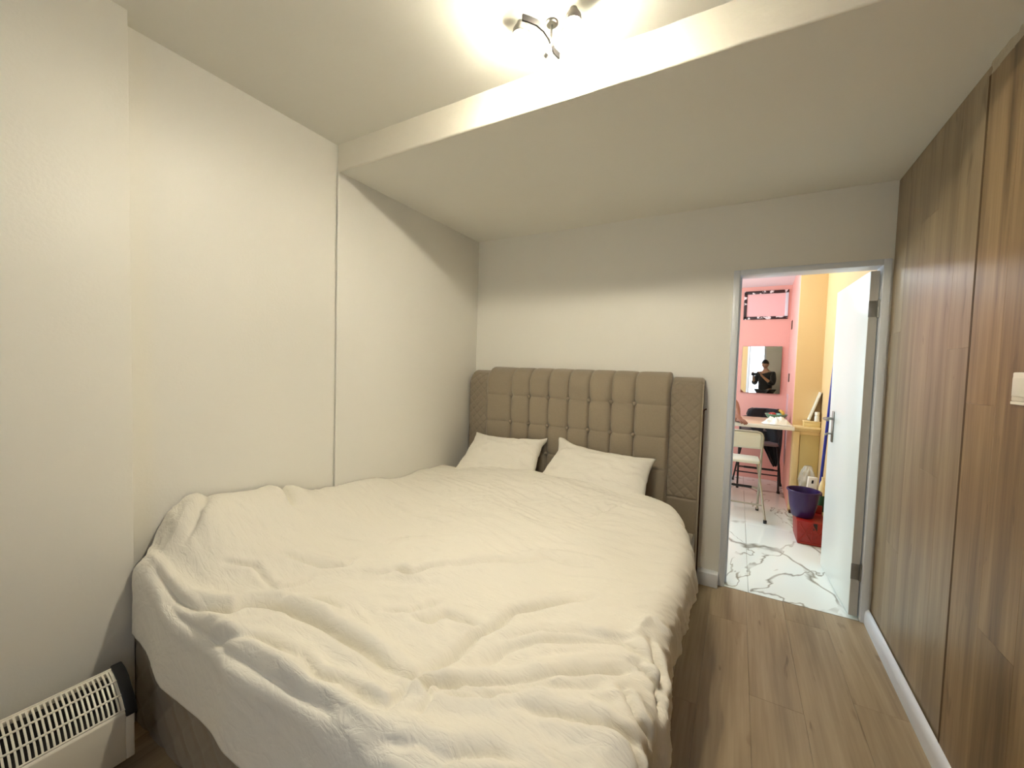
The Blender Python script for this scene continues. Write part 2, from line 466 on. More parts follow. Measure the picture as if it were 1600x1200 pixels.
tag(part('edge_strip', mb, EDGE, d1), 'grey hinge edge of the door')
for z in (.272, 1.766):
    m2 = MB()
    m2.prism([leafpt(-.0035,.008,0)[:2], leafpt(.0,.008,0)[:2], leafpt(.0,T_+.001,0)[:2], leafpt(-.0035,T_+.001,0)[:2]], 2, z-.045, z+.045)
    hg = part('hinge', m2, METAL, d1, bevel=.001)
    part('knuckle', MB().tube([leafpt(-.006,.0,z-.048), leafpt(-.006,.0,z+.048)], .007, 12), METAL, hg, smooth=True)
    for dz in (-.03, 0, .03):
        part('screw', MB().lathe([(0,.0022),(.004,.0018),(.0045,0)], leafpt(-.0035,.022,z+dz), 10, (-ux,-uy,0)), METAL, hg, smooth=True)
hp = MB(); c = Vector(leafpt(.575, T_+.004, 1.035)); hp.obox(c, (ux,uy,0), (nx_,ny_,0), (0,0,1), (.036,.008,.215))
hdl = part('handle_plate', hp, METAL, d1, bevel=.003)
s0 = Vector(leafpt(.575, T_+.004, 1.09)); s1 = Vector(leafpt(.575, T_+.05, 1.09)); s2 = Vector(leafpt(.56, T_+.056, 1.09)); s3 = Vector(leafpt(.46, T_+.056, 1.088))
part('lever', MB().tube([s0, s1, s2, s3], [.009,.009,.009,.008], 12), METAL, hdl, smooth=True)
part('key_turn', MB().tube([leafpt(.575,T_+.006,.985), leafpt(.575,T_+.03,.985), leafpt(.578,T_+.045,.975)], [.006,.006,.009], 10), METAL, hdl, smooth=True)
part('latch_plate', MB().obox(leafpt(W_+.0008, T_/2, 1.06), (nx_,ny_,0), (ux,uy,0), (0,0,1), (.02,.003,.16)), METAL, d1)

# ---- the kitchen beyond the door
KZ, KL, KF = 2.525, -1.5, 3.3
kf = struct('floor', MB().box((-1.6, .0, -.12), (.86, 3.4, -.008)), GROUT)
tw, tl_ = .6, 1.2
xs = [.137 + tw*i for i in range(-4, 3)]; ysq = [.004, 1.36, 2.56, 3.4]
for i in range(len(xs)-1):
    for j in range(len(ysq)-1):
        a, b = max(xs[i], -1.6), min(xs[i+1], .86); c_, d_ = max(ysq[j], .004), min(ysq[j+1], 3.4)
        if b-a > .02 and d_-c_ > .02:
            part('floor_tile', MB().box((a+.001, c_+.001, -.012), (b-.001, d_-.001, 0)), MARBLE, kf, bevel=.0012, segs=1)
struct('ceiling', MB().box((-1.6, .1, KZ), (.86, 3.4, KZ+.1)), KCEIL)
mb = MB(); mb.box((-1.62, .1, 0), (KL, .9, KZ)); mb.box((-1.62, 2.6, 0), (KL, 3.4, KZ)); mb.box((-1.62, .9, 0), (KL, 2.6, .9)); mb.box((-1.62, .9, 2.2), (KL, 2.6, KZ))
struct('wall_kitchen_left', mb, YELLOW)
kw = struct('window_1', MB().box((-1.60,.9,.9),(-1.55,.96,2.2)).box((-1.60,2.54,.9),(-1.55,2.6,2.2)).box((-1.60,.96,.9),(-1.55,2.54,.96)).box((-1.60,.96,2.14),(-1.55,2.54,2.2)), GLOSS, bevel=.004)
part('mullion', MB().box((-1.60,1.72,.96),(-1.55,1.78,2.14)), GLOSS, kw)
for a, b in ((.96,1.72), (1.78,2.54)):
    part('pane', MB().box((-1.578,a,.96),(-1.573,b,2.14)), GLASS, kw)
struct('wall_kitchen_right', MB().box((.735, .1, 0), (.86, 2.02, KZ)), YELLOW)
struct('wall_kitchen_near', MB().box((-1.5, .1, 0), (-.04, .106, KZ)).box((-.04, .1, 2.033), (.735, .106, KZ)), YELLOW)
struct('wall_kitchen_return', MB().box((.518, 2.0, 0), (.86, 2.03, KZ)), YELLOW)
struct('wall_kitchen_pier', MB().prism([(.519, 2.001), (.86, 2.03), (.86, 3.4), (.566, 3.4)], 2, 0, KZ), PINK)
struct('wall_kitchen_far', MB().box((-1.6, KF, 0), (.86, KF+.1, KZ)), PINK)
# dark peeling frame of the little fanlight high on the pink wall
def peel_mat():
    M = mat('peeling_dark_paint', srgb(48,24,24), .5)
    N = M.node_tree.nodes; L = M.node_tree.links; b = N['Principled BSDF']
    tc = N.new('ShaderNodeTexCoord'); n_ = N.new('ShaderNodeTexNoise'); n_.inputs['Scale'].default_value = 17; n_.inputs['Detail'].default_value = 5
    L.new(tc.outputs['Object'], n_.inputs['Vector'])
    cr = N.new('ShaderNodeValToRGB'); cr.color_ramp.elements[0].position = .57; cr.color_ramp.elements[1].position = .59
    cr.color_ramp.elements[0].color = srgb(48,24,24); cr.color_ramp.elements[1].color = srgb(240,232,232)
    L.new(n_.outputs['Fac'], cr.inputs[0]); L.new(cr.outputs[0], b.inputs['Base Color'])
    return M
PEEL = peel_mat()
fw = struct('window_2', MB().box((.040, KF-.02, 2.115), (.075, KF+.01, 2.445)), PEEL, bevel=.002)
part('frame_rail', MB().box((.040, KF-.02, 2.43), (.53, KF+.01, 2.468)), PEEL, fw, bevel=.002)
part('frame_rail', MB().box((.040, KF-.02, 2.098), (.53, KF+.01, 2.135)), PEEL, fw, bevel=.002)
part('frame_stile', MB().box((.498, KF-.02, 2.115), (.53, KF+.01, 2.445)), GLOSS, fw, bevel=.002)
PANE = mat('frosted_pink_pane', srgb(246,196,196), .25, coat=.3)
part('pane', MB().box((.075, KF-.008, 2.135), (.498, KF-.002, 2.43)), PANE, fw)
# lilac-pink plank door in the pink pier
LILAC = mat('lilac_pink_door_paint', srgb(222,182,186), .5)
d3 = struct('door_3', MB().prism([(.5465,2.78), (.5635,3.22), (.575,3.22), (.56,2.78)], 2, .02, 2.02), LILAC, bevel=.002)
for z in (1.98, 1.35):
    part('hinge_strap', MB().prism([(.5415,2.86), (.5455,2.97), (.56,2.97), (.556,2.86)], 2, z-.05, z+.05), BROWN, d3)
part('panel_mould', MB().prism([(.5445,2.86), (.5555,3.14), (.575,3.14), (.564,2.86)], 2, .3, 1.15), LILAC, d3, bevel=.003)

# ================================================================== ceiling lamp
def emat(name, col, s):
    M = bpy.data.materials.new(name); M.use_nodes = True
    N = M.node_tree.nodes; N.remove(N['Principled BSDF'])
    e = N.new('ShaderNodeEmission'); e.inputs[0].default_value = col; e.inputs[1].default_value = s
    M.node_tree.links.new(e.outputs[0], N['Material Output'].inputs[0])
    return M
lamp = thing('ceiling_lamp', 'small lit ceiling lamp with a wavy metal arm and two glowing bulbs', 'lamp', (-.61, -1.60, H2))
part('ceiling_plate', MB().lathe([(.022,0), (.022,-.006), (.018,-.010), (0,-.010)], (-.61,-1.60,H2), 32), METAL, lamp, smooth=True)
part('stem', MB().tube([(-.61,-1.60,H2-.01), (-.612,-1.60,2.50)], .0045, 12), METAL, lamp, smooth=True)
# wavy strip
ctl = [(-.655,-1.732), (-.640,-1.716), (-.622,-1.692), (-.612,-1.660), (-.610,-1.625), (-.614,-1.590), (-.619,-1.556), (-.612,-1.524)]
mb = MB()
vs = []
for k, (x, y) in enumerate(ctl):
    t = Vector(ctl[min(k+1, len(ctl)-1)]) - Vector(ctl[max(k-1, 0)]); nn = Vector((-t.y, t.x)).normalized()
    for sgn, z in ((-1, 2.522), (1, 2.522), (1, 2.542), (-1, 2.542)):
        vs.append((x + nn.x*.003*sgn, y + nn.y*.003*sgn, z))
n = len(ctl)
mb.add(vs, [(i*4+k, i*4+(k+1) % 4, (i+1)*4+(k+1) % 4, (i+1)*4+k) for i in range(n-1) for k in range(4)] + [(0,1,2,3), ((n-1)*4+3,(n-1)*4+2,(n-1)*4+1,(n-1)*4)])
part('wavy_arm', mb, mat('dark_grey_lamp_metal', srgb(34,32,30), .7), lamp, smooth=True, sharp=60)
BM = emat('glowing_bulb', (1.0, .91, .71, 1), BULB)
CERAM = mat('frosted_reflector_back', srgb(200,196,186), .5)
for (bx, by), (ax_, ay_) in (((-.700, -1.662), (-.614, -1.640)), ((-.518, -1.628), (-.612, -1.610))):
    c = Vector((bx, by, 2.552))
    part('lamp_holder', MB().tube([(ax_, ay_, 2.500), ((ax_+bx)/2, (ay_+by)/2, 2.528), (bx + .2*(ax_-bx), by + .2*(ay_-by), 2.566), (bx, by, 2.582)], [.003, .003, .0035, .006], 10), METAL, lamp, smooth=True)
    cap_a = math.radians(66); rb_ = .027
    bulb = part('bulb', MB().lathe([(rb_*math.sin(a), -rb_*math.cos(a)) for a in np.linspace(cap_a, math.pi*.78, 8)] + [(.012, .034), (0, .035)], c, 16), CERAM, lamp, smooth=True)
    part('bulb_face', MB().lathe([(0, -rb_)] + [(rb_*math.sin(a), -rb_*math.cos(a)) for a in np.linspace(.2, cap_a, 6)], c, 14), BM, bulb, smooth=True)
part('finial', MB().lathe([(0,0),(.007,.002),(.009,.01),(.004,.018),(0,.02)], (-.617,-1.625,2.48), 14, (0,0,-1)), METAL, lamp, smooth=True)

# kitchen ceiling lamp (seen by its light only)
kl = thing('ceiling_lamp', 'round white globe lamp hanging in the kitchen', 'lamp', (-.25, 1.55, KZ))
part('ceiling_rose', MB().lathe([(.05,0), (.05,-.02), (.02,-.03)], (-.25,1.55,KZ), 24), WHITEP, kl, smooth=True)
part('stem', MB().tube([(-.25,1.55,KZ-.02), (-.25,1.55,2.46)], .008, 10), WHITEP, kl, smooth=True)
KM = emat('opal_globe', (.78, .92, 1.0, 1), KITCHEN_LAMP)
part('globe', MB().lathe([(0,-.11)] + [(.11*math.sin(a), -.11*math.cos(a)) for a in np.linspace(.35, math.pi-.35, 8)] + [(0,.11)], (-.25,1.55,2.36), 16), KM, kl, smooth=True)

# ================================================================== bed
bed = thing('bed', 'upholstered taupe bed with a tall tufted headboard against the back wall', 'bed', (-1.07, -1.2, 0))
part('base', MB().box((-1.95, -2.315, 0), (-.182, -.15, .36)), TAUPE, bed, bevel=.012)
# quilted foot panel (diamond stitching)
def quilt(x, z, p, amp):
    a = np.abs(np.sin(np.pi*(x+z)/p)); b = np.abs(np.sin(np.pi*(x-z)/p))
    return amp*np.minimum(1, 1.6*np.sqrt(a*b))
X, Z = np.meshgrid(np.arange(-1.95, -.1815, .008), np.arange(.0, .362, .008), indexing='ij')
gpart('foot_panel', np.stack([X, -2.3165 - quilt(X, Z, .13, .006), Z], -1), TAUPE_D, bed)
Y, Z = np.meshgrid(np.arange(-2.315, -.14, .008), np.arange(.0, .362, .008), indexing='ij')
gpart('side_panel', np.stack([-.1815 + quilt(Y, Z, .13, .004), Y, Z], -1), TAUPE_D, bed)

hb = part('headboard', MB().box((-1.962, -.040, .02), (-.168, -.012, 1.30)), BROWN, bed, bevel=.004)
ZT, RAD = 1.354, .105
def profile(v, d0, zt, rad):
    """v = arc length measured from z=0 up the face and over the rolled top -> depth, z, normal"""
    zs_ = zt - rad
    over = np.clip((v - zs_)/rad, 0, math.pi/2)
    ext = np.maximum(v - zs_ - rad*math.pi/2, 0)
    d = np.where(v < zs_, d0, d0 - rad + rad*np.cos(over)) - ext
    z = np.where(v < zs_, v, zs_ + rad*np.sin(over))
    return d, z, np.cos(over), np.sin(over)
vmax = ZT - RAD + RAD*math.pi/2 + .035
cols = [-1.772] + [-1.541 + .1593*k for k in range(7)] + [-.362]
rows = [.30, .525, .738, .950, 1.162, vmax]
buttons = [(x_, z_) for x_ in cols[1:-1] for z_ in rows[2:5]]
D0 = .145
def face(x, v, disp):
    d, z, cn, sn = profile(v, D0, ZT, RAD)
    return np.stack([x, -(d + disp*cn), z + disp*sn], -1)
for ci in range(8):
    for ri in range(5):
        xa, xb = cols[ci], cols[ci+1]; va, vb = rows[ri], rows[ri+1]
        u = np.linspace(-1, 1, 19); u = np.sign(u)*np.abs(u)**.75
        w_ = np.linspace(-1, 1, 19 if ri < 4 else 25)
        U, W2 = np.meshgrid(u, w_, indexing='ij')
        x = (xa+xb)/2 + U*(xb-xa)/2; v = (va+vb)/2 + W2*(vb-va)/2
        uu = U.copy()
        if ci == 0: uu = np.where(U < 0, U*.0, U)
        if ci == 7: uu = np.where(U > 0, U*.0, U)
        ww = np.where(W2 > 0, 0, W2) if ri == 4 else W2
        disp = .026*np.maximum(0, 1-np.abs(uu)**7)**.5
        seam = .0065*(1-np.sqrt(np.maximum(0, 1-np.abs(ww)**9)))
        disp = disp - seam
        disp = np.where(v > ZT-RAD, .026 - (.026-disp)*np.clip(1-.55*(v-(ZT-RAD))/.1, .45, 1), disp)
        for bx, bz in buttons:
            r2 = (x-bx)**2 + (v-bz)**2
            disp = disp - .013*np.exp(-r2/(.026**2)) - .004*np.exp(-r2/(.06**2))
        # outer edges of the first and last cells turn back
        if ci == 0: disp = disp - .05*np.clip((-U-.86)/.14, 0, 1)**2
        if ci == 7: disp = disp - .05*np.clip((U-.86)/.14, 0, 1)**2
        disp = disp + .0012*vnoise(x*30, v*30, 3)
        gpart('tufted_cell', face(x, v, disp), TAUPE, hb, flip=True)
for bx, bz in buttons[:]:
    d, z, cn, sn = profile(np.array(bz), D0, ZT, RAD)
    part('button', MB().lathe([(.0135,0),(.0135,.006),(.011,.012),(.006,.0155),(0,.0165)], (bx, -float(d)-.007, float(z)), 14, (0,-1,0)), TAUPE, hb, smooth=True)
# quilted wings
for xa, xb, nm in ((-1.962, -1.768, 'L'), (-.366, -.170, 'R')):
    vm = 1.342 - .115 + .115*math.pi/2
    xs_ = np.arange(xa, xb+.001, .0042); vs_ = np.arange(.10, vm, .0042)
    U, V = np.meshgrid(xs_, vs_, indexing='ij')
    q = quilt(U + .01, V, .068, .0065)
    q = np.where((V < .565) | (V > 1.33), .008, q)
    q = q - .008*np.exp(-((V-.565)/.006)**2)
    e = np.minimum((U-xa), (xb-U))/.016
    q = q - .018*(1-np.clip(e, 0, 1))**2
    d, z, cn, sn = profile(V, .122, 1.342, .115)
    P = np.stack([U, -(d + q*cn), z + q*sn], -1)
    wg = gpart('wing', P, TAUPE_D, hb, flip=True)
SIDEP = fabric_mat('beige_backing_cloth', srgb(178,166,146), .9)
sidepoly = [(-.014,.05), (-.118,.05), (-.118,1.225)] + [(-.003-.115*math.cos(a), 1.225+.112*math.sin(a)) for a in np.linspace(.15, 1.45, 8)] + [(-.014,1.337)]
part('wing_side', MB().prism(sidepoly, 0, -.1745, -.1690), SIDEP, hb)
part('wing_side', MB().prism(sidepoly, 0, -1.963, -1.9585), TAUPE_D, hb)
# thin dark rod with a hooked end standing between headboard and door
rod = part('hooked_rod', MB().tube([(-.163,-.055,.002), (-.1645,-.055,.6), (-.166,-.055,1.12), (-.1655,-.055,1.138), (-.160,-.056,1.146), (-.150,-.058,1.150)], .0045, 8), BROWN, smooth=True)
tag(rod, 'thin dark rod with a bent hook end beside the headboard', 'rod')

mt = part('mattress', MB().box((-1.935, -2.275, .36), (-.31, -.165, .50)), SHEET, bevel=.035, segs=3)
tag(mt, 'mattress on the bed base hidden under the white duvet', 'mattress')

# ---- duvet: a sheet with puffs, traced folds and fine creases
CREASES = [
 ('v',0.022,0.03,[(-1.835,-2.320),(-1.626,-2.321),(-1.504,-2.298),(-1.371,-2.252),(-1.375,-2.217),(-1.311,-2.163),(-1.235,-2.141),(-1.108,-2.136),(-0.965,-2.146),(-0.845,-2.149),(-0.705,-2.158)]),
 ('r',0.016,0.05,[(-1.698,-2.295),(-1.569,-2.271),(-1.429,-2.224),(-1.425,-2.179),(-1.352,-2.133),(-1.246,-2.108),(-1.102,-2.108),(-0.964,-2.114),(-0.835,-2.125)]),
 ('v',0.016,0.028,[(-1.685,-2.345),(-1.520,-2.347),(-1.330,-2.342),(-1.186,-2.343),(-1.081,-2.340),(-0.970,-2.336),(-0.886,-2.336),(-0.802,-2.326)]),
 ('v',0.012,0.022,[(-1.329,-2.352),(-1.263,-2.305),(-1.168,-2.272),(-1.062,-2.265),(-1.010,-2.261)]),
 ('r',0.012,0.03,[(-1.365,-2.337),(-1.302,-2.286),(-1.252,-2.226),(-1.234,-2.178)]),
 ('v',0.016,0.028,[(-0.692,-2.159),(-0.659,-2.082),(-0.642,-1.999),(-0.646,-1.920),(-0.608,-1.846),(-0.603,-1.773),(-0.525,-1.678),(-0.399,-1.567)]),
 ('v',0.01,0.028,[(-0.975,-1.697),(-0.840,-1.589),(-0.736,-1.500),(-0.651,-1.400),(-0.555,-1.361),(-0.475,-1.332)]),
 ('r',0.008,0.03,[(-0.763,-1.450),(-0.672,-1.355),(-0.577,-1.305),(-0.407,-1.265)]),
 ('v',0.01,0.025,[(-0.565,-1.906),(-0.477,-1.815),(-0.396,-1.777),(-0.288,-1.745),(-0.224,-1.705)]),
 ('v',0.012,0.025,[(-0.557,-1.999),(-0.530,-1.930),(-0.455,-1.861),(-0.355,-1.798),(-0.246,-1.742),(-0.131,-1.766)]),
 ('v',0.014,0.025,[(-0.664,-2.151),(-0.609,-2.143),(-0.568,-2.100),(-0.464,-2.045),(-0.394,-1.993),(-0.334,-1.939),(-0.197,-1.826)]),
 ('r',0.012,0.04,[(-0.587,-2.076),(-0.487,-2.005),(-0.414,-1.950),(-0.352,-1.892),(-0.208,-1.773)]),
 ('v',0.012,0.022,[(-0.626,-2.178),(-0.573,-2.137),(-0.512,-2.116),(-0.474,-2.109),(-0.402,-2.049)]),
 ('v',0.012,0.022,[(-1.562,-1.982),(-1.498,-1.960),(-1.394,-1.912),(-1.315,-1.861),(-1.339,-1.797)]),
 ('v',0.01,0.02,[(-1.235,-1.865),(-1.159,-1.834),(-1.099,-1.777),(-1.054,-1.784)]),
 ('v',0.012,0.018,[(-1.395,-2.101),(-1.462,-2.096),(-1.552,-2.087),(-1.627,-2.152)]),
 ('v',0.01,0.018,[(-1.390,-2.098),(-1.372,-2.055),(-1.367,-1.985)]),
 ('v',0.01,0.02,[(-1.318,-2.140),(-1.278,-2.101),(-1.205,-2.068),(-1.094,-2.052)]),
 ('v',0.013,0.02,[(-1.011,-2.255),(-0.909,-2.278),(-0.835,-2.255),(-0.717,-2.266),(-0.660,-2.269)]),
 ('r',0.01,0.025,[(-0.924,-2.252),(-0.804,-2.247),(-0.668,-2.245)]),
 ('v',0.013,0.03,[(-0.632,-2.319),(-0.544,-2.290),(-0.476,-2.285),(-0.451,-2.256),(-0.398,-2.224),(-0.342,-2.211)]),
 ('v',0.01,0.035,[(-0.527,-2.309),(-0.448,-2.296),(-0.367,-2.274),(-0.298,-2.238)]),
 ('v',0.01,0.025,[(-0.598,-2.153),(-0.553,-2.104),(-0.486,-2.084),(-0.372,-2.014),(-0.254,-1.952)]),
 ('v',0.012,0.022,[(-0.376,-2.095),(-0.282,-2.065),(-0.196,-2.039),(-0.140,-2.029)]),
 ('v',0.014,0.018,[(-0.196,-2.039),(-0.154,-2.046),(-0.116,-2.068)]),
 ('v',0.014,0.018,[(-0.202,-1.921),(-0.158,-1.972),(-0.111,-1.970)]),
 ('v',0.016,0.02,[(-0.189,-1.798),(-0.129,-1.821),(-0.107,-1.883)]),
 ('r',0.016,0.025,[(-0.226,-1.695),(-0.199,-1.575),(-0.120,-1.592)]),
 ('v',0.018,0.02,[(-0.180,-1.678),(-0.132,-1.757),(-0.119,-1.806)]),
 ('v',0.008,0.018,[(-0.533,-0.674),(-0.412,-0.711),(-0.323,-0.725)]),
 ('v',0.01,0.02,[(-1.686,-1.289),(-1.444,-1.331),(-1.233,-1.334)]),
 ('v',0.01,0.015,[(-1.337,-1.648),(-1.311,-1.545),(-1.175,-1.513)]),
 ('v',0.012,0.02,[(-1.144,-1.785),(-1.046,-1.784),(-0.968,-1.693)]),
 ('v',0.014,0.022,[(-0.871,-1.970),(-0.805,-1.956),(-0.790,-1.890),(-0.675,-1.888)]),
 ('v',0.01,0.02,[(-0.971,-1.990),(-0.893,-1.956),(-0.848,-1.852)]),
 ('v',0.014,0.018,[(-0.708,-2.160),(-0.644,-2.160),(-0.581,-2.110)]),
 ('v',0.012,0.016,[(-0.673,-2.177),(-0.664,-2.214),(-0.661,-2.260)]),
 ('v',0.012,0.016,[(-0.644,-2.160),(-0.598,-2.183),(-0.593,-2.236)]),
 ('v',0.012,0.018,[(-0.598,-2.173),(-0.538,-2.147),(-0.473,-2.117)]),
 ('v',0.004,0.012,[(-1.060,-0.905),(-0.933,-0.840)]),
 ('v',0.006,0.015,[(-0.630,-0.858),(-0.554,-0.729),(-0.463,-0.627)]),
 ('v',0.016,0.034,[(-1.99,-2.05),(-1.90,-2.10),(-1.80,-2.20)]),
 ('v',0.026,0.045,[(-2.0,-1.74),(-1.93,-1.74),(-1.80,-1.78)]),
]
def crease_field(S, T):
    H = np.zeros_like(S)
    for typ, amp, wd, pts in CREASES:
        pts = np.array(pts); best = np.full(S.shape, 9.0); arc = np.zeros_like(S)
        seg = np.linalg.norm(np.diff(pts, axis=0), axis=1); tot = seg.sum(); acc = 0
        for k in range(len(pts)-1):
            a, b = pts[k], pts[k+1]; d = b-a; l2 = (d**2).sum()
            q = np.clip(((S-a[0])*d[0] + (T-a[1])*d[1])/l2, 0, 1)
            dd = np.hypot(S-(a[0]+q*d[0]), T-(a[1]+q*d[1]))
            m_ = dd < best
            best = np.where(m_, dd, best); arc = np.where(m_, (acc+q*seg[k])/tot, arc)
            acc += seg[k]
        env = np.clip(np.sin(np.pi*np.clip(arc*.86+.07, 0, 1))*1.7, 0, 1)
        sg = wd*.55
        if typ == 'v':      # a sharp valley with swollen lips on both sides
            H += 1.9*amp*env*(-np.exp(-(best/(.75*sg))**1.3) + .38*np.exp(-((best-2.2*sg)/(1.7*sg))**2))
        else:
            H += amp*env*np.exp(-(best/sg)**2)
    return H
def G(a, c, s): return np.exp(-((a-c)/s)**2)
S0, SX, RX, DX = -1.984, -.205, .085, .10
T0, TY, RY, DY = -.35, -2.262, .085, .205
S = np.arange(S0, SX + RX*math.pi/2 + DX, .0065)
T = np.arange(TY - RY*math.pi/2 - DY, T0+.001, .0065)
SS, TT = np.meshgrid(S, T, indexing='ij')
ox = np.clip((SS-SX)/RX, 0, math.pi/2); ex = np.maximum(SS-SX-RX*math.pi/2, 0)
oy = np.clip((TY-TT)/RY, 0, math.pi/2); ey = np.maximum(TY-TT-RY*math.pi/2, 0)
px = np.minimum(SS, SX) + RX*np.sin(ox) + .10*ex
py = np.maximum(TT, TY) - RY*np.sin(oy) - .04*ey
drop = np.maximum(RX*(1-np.cos(ox)) + ex, RY*(1-np.cos(oy)) + ey) + .25*np.minimum(RX*(1-np.cos(ox)) + ex, RY*(1-np.cos(oy)) + ey)
sF = np.minimum(SS, SX); tF = np.maximum(TT, TY)
base = .560 + .095*G(tF, -.50, .33)*(1-.75*G(sF, -2.0, .22))*(1-.35*G(sF,-.25,.3))
base += .045*G(sF, -1.0, .65)*G(tF, -1.25, .75)
wallz = np.interp(tF, [-2.40,-2.27,-2.20,-2.13,-2.05,-1.73,-1.34,-1.0,-.6,-.1], [.58,.64,.755,.80,.80,.73,.66,.628,.60,.59])
hump = (wallz-base)*np.exp(-((sF+2.0)/.30)**2.4) + .03*G(sF,-1.62,.2)*G(tF,-1.95,.25)
base += hump
pz = base - drop
# outward normal of the smooth sheet
P = np.stack([px, py, pz], -1)
Nn = np.cross(np.gradient(P, axis=0), np.gradient(P, axis=1)); Nn /= np.linalg.norm(Nn, axis=2, keepdims=True)
# puffs and creases
D = .017*vnoise(SS*3.1+3, TT*3.4+1, 11) + .012*vnoise(SS*6+1, TT*7+5, 12)
D += crease_field(SS, TT)*1.0
msk = np.clip(.5+.8*vnoise(SS*2.3, TT*2.3, 21), 0, 1)
rot = lambda a: (SS*math.cos(a)+TT*math.sin(a), -SS*math.sin(a)+TT*math.cos(a))
a1, b1 = rot(.35); D += .0050*msk*(1-np.abs(vnoise(a1*5, b1*19, 13))*2)
a2, b2 = rot(-.25); D += .0042*(1-msk)*(1-np.abs(vnoise(a2*6, b2*24, 14))*2)
a3, b3 = rot(.7); D += .0036*(1-np.abs(vnoise(a3*16, b3*48, 15))*2)*np.clip(vnoise(SS*3, TT*3, 16)+.3, 0, 1)
# gathers hanging over the right-hand side and wrinkles there
side = np.clip((SS-(-.34))/.2, 0, 1)
D += side*(.013*vnoise(TT*9+.7*vnoise(SS*5,TT*3,31), SS*3, 17) + .006*vnoise(TT*24, SS*7, 18))
foot = np.clip((TY+.0-TT)/.1, 0, 1)
D = D*(1-.72*foot) + foot*(.012*vnoise(SS*4.3, TT*2, 19) + .003*vnoise(SS*11, TT*6, 20))
# the piped seam along the foot edge
D += .011*np.exp(-((TT-(TY-.03))/.012)**2)*np.clip(.6+.6*vnoise(SS*6, TT*0, 23), .1, 1)
headpuff = np.clip((TT-(T0-.10))/.10, 0, 1)
D = D*(1-.6*headpuff)
P = P + Nn*D[..., None]
# near the pillows the duvet is drawn in from the right-hand edge, its head end dips between the pillows
pull = .20*np.clip((TT+.86)/.5, 0, 1)**1.5
P[..., 0] -= pull*np.clip((SS+1.1)/.9, 0, 1)**1.5
P[..., 2] -= .05*headpuff**2
P[..., 0] = np.maximum(P[..., 0], np.where(P[...,1] < YB-.01, -1.994, -1.982))
wq = np.clip((-2.235-TT)/.08, 0, 1); wq = wq*wq*(3-2*wq)
P[..., 0] += .092*wq*np.clip(1-(SS-S0)/.5, 0, 1)
P[..., 2] = np.where((P[...,1] > -2.27) & (P[...,0] < -.25), np.maximum(P[...,2], .512), P[..., 2])
dv = gpart('duvet', P, DUVET, None)
tag(dv, 'rumpled white duvet spread over the whole bed', 'duvet')
sm = dv.modifiers.new('thickness', 'SOLIDIFY'); sm.thickness = .012; sm.offset = -1

# ---- pillows
def pillow(name, label, c, a, b, h, tilt, roll, yaw, seed, ears):
    u = np.linspace(-1, 1, 61); U, V = np.meshgrid(u, u, indexing='ij')
    su = np.sign(U)*np.abs(U)**.85; sv = np.sign(V)*np.abs(V)**.85
    x = a*su*(.97+.03*sv**2)*(1-.09*sv); y = b*sv*(.93+.07*su**2)
    # pointed corners
    for (eu, ev, L_) in ears:
        wgt = np.exp(-((U-eu)**2+(V-ev)**2)/.06); x = x + eu*L_*wgt; y = y + ev*L_*wgt
    prof_ = (np.maximum(0, 1-np.abs(U)**3.2)*np.maximum(0, 1-np.abs(V)**3.2))**.5
    wr_ = .010*vnoise(U*4+seed, V*4, seed) + .005*(1-2*np.abs(vnoise(U*4+V*2, V*5-U*2, seed+1))) + .002*vnoise(U*12, V*10, seed+2)
    edge = np.maximum(np.abs(U), np.abs(V))
    wr_ = wr_*np.clip((1-edge)/.12, 0, 1) + .010*np.clip(1-(1-edge)/.15, 0, 1)*vnoise(U*7, V*7, seed+3)
    R_ = Matrix.Rotation(yaw, 3, 'Z') @ Matrix.Rotation(tilt, 3, 'X') @ Matrix.Rotation(roll, 3, 'Z')
    R_ = np.array(R_)
    top = np.stack([x, y, h*prof_ + wr_], -1); bot = np.stack([x, y, -h*.8*prof_ + wr_], -1)
    mb_ = MB().grid(top @ R_.T + np.array(c))
    nb_ = MB().grid(bot @ R_.T + np.array(c)); nb_.f = [tuple(reversed(q)) for q in nb_.f]
    mb_.add(nb_.v, nb_.f)
    o = part(name, mb_, DUVET, None, smooth=True, sharp=180, weld=.0004)
    return tag(o, label, 'pillow')
pillow('pillow', 'white pillow on the left, nearer the cream wall', (-1.507, -.365, .682), .312, .215, .075, math.radians(44), math.radians(1.0), 0.03, 41, [(1,1,.03), (-1,1,.02)])
pillow('pillow', 'white pillow on the right, with a pointed upper corner', (-.785, -.365, .668), .352, .225, .075, math.radians(43), math.radians(-5.0), -.02, 57, [(-1,1,.055), (1,1,.02)])

# ================================================================== heater by the pilaster
ht = thing('convector_heater', 'white convector heater with slotted top grille and black end cap against the left wall', 'heater', (-1.74, -2.82, 0))
HY0, HY1 = -3.20, -2.424                      # ends of the white body
hcurve = [(-1.800,.318), (-1.770,.309), (-1.745,.294), (-1.722,.273), (-1.700,.252), (-1.682,.226)]
def hc(t):
    k = t*(len(hcurve)-1); i_ = min(int(k), len(hcurve)-2); q = k-i_
    a, b = Vector(hcurve[i_]), Vector(hcurve[i_+1]); return a.lerp(b, q)
bodypoly = [(-1.800,.318), (-1.800,.035), (-1.676,.035), (-1.676,.200), (-1.682,.222), (-1.700,.228), (-1.730,.255), (-1.770,.285)]
part('body', MB().prism([(p_[0], p_[1]) for p_ in [(-1.800,.06), (-1.676,.06), (-1.676,.218), (-1.682,.226), (-1.690,.222), (-1.690,.07), (-1.79,.07), (-1.79,.316), (-1.80,.318)]], 1, HY0, HY1), HEATW, ht, bevel=.002)
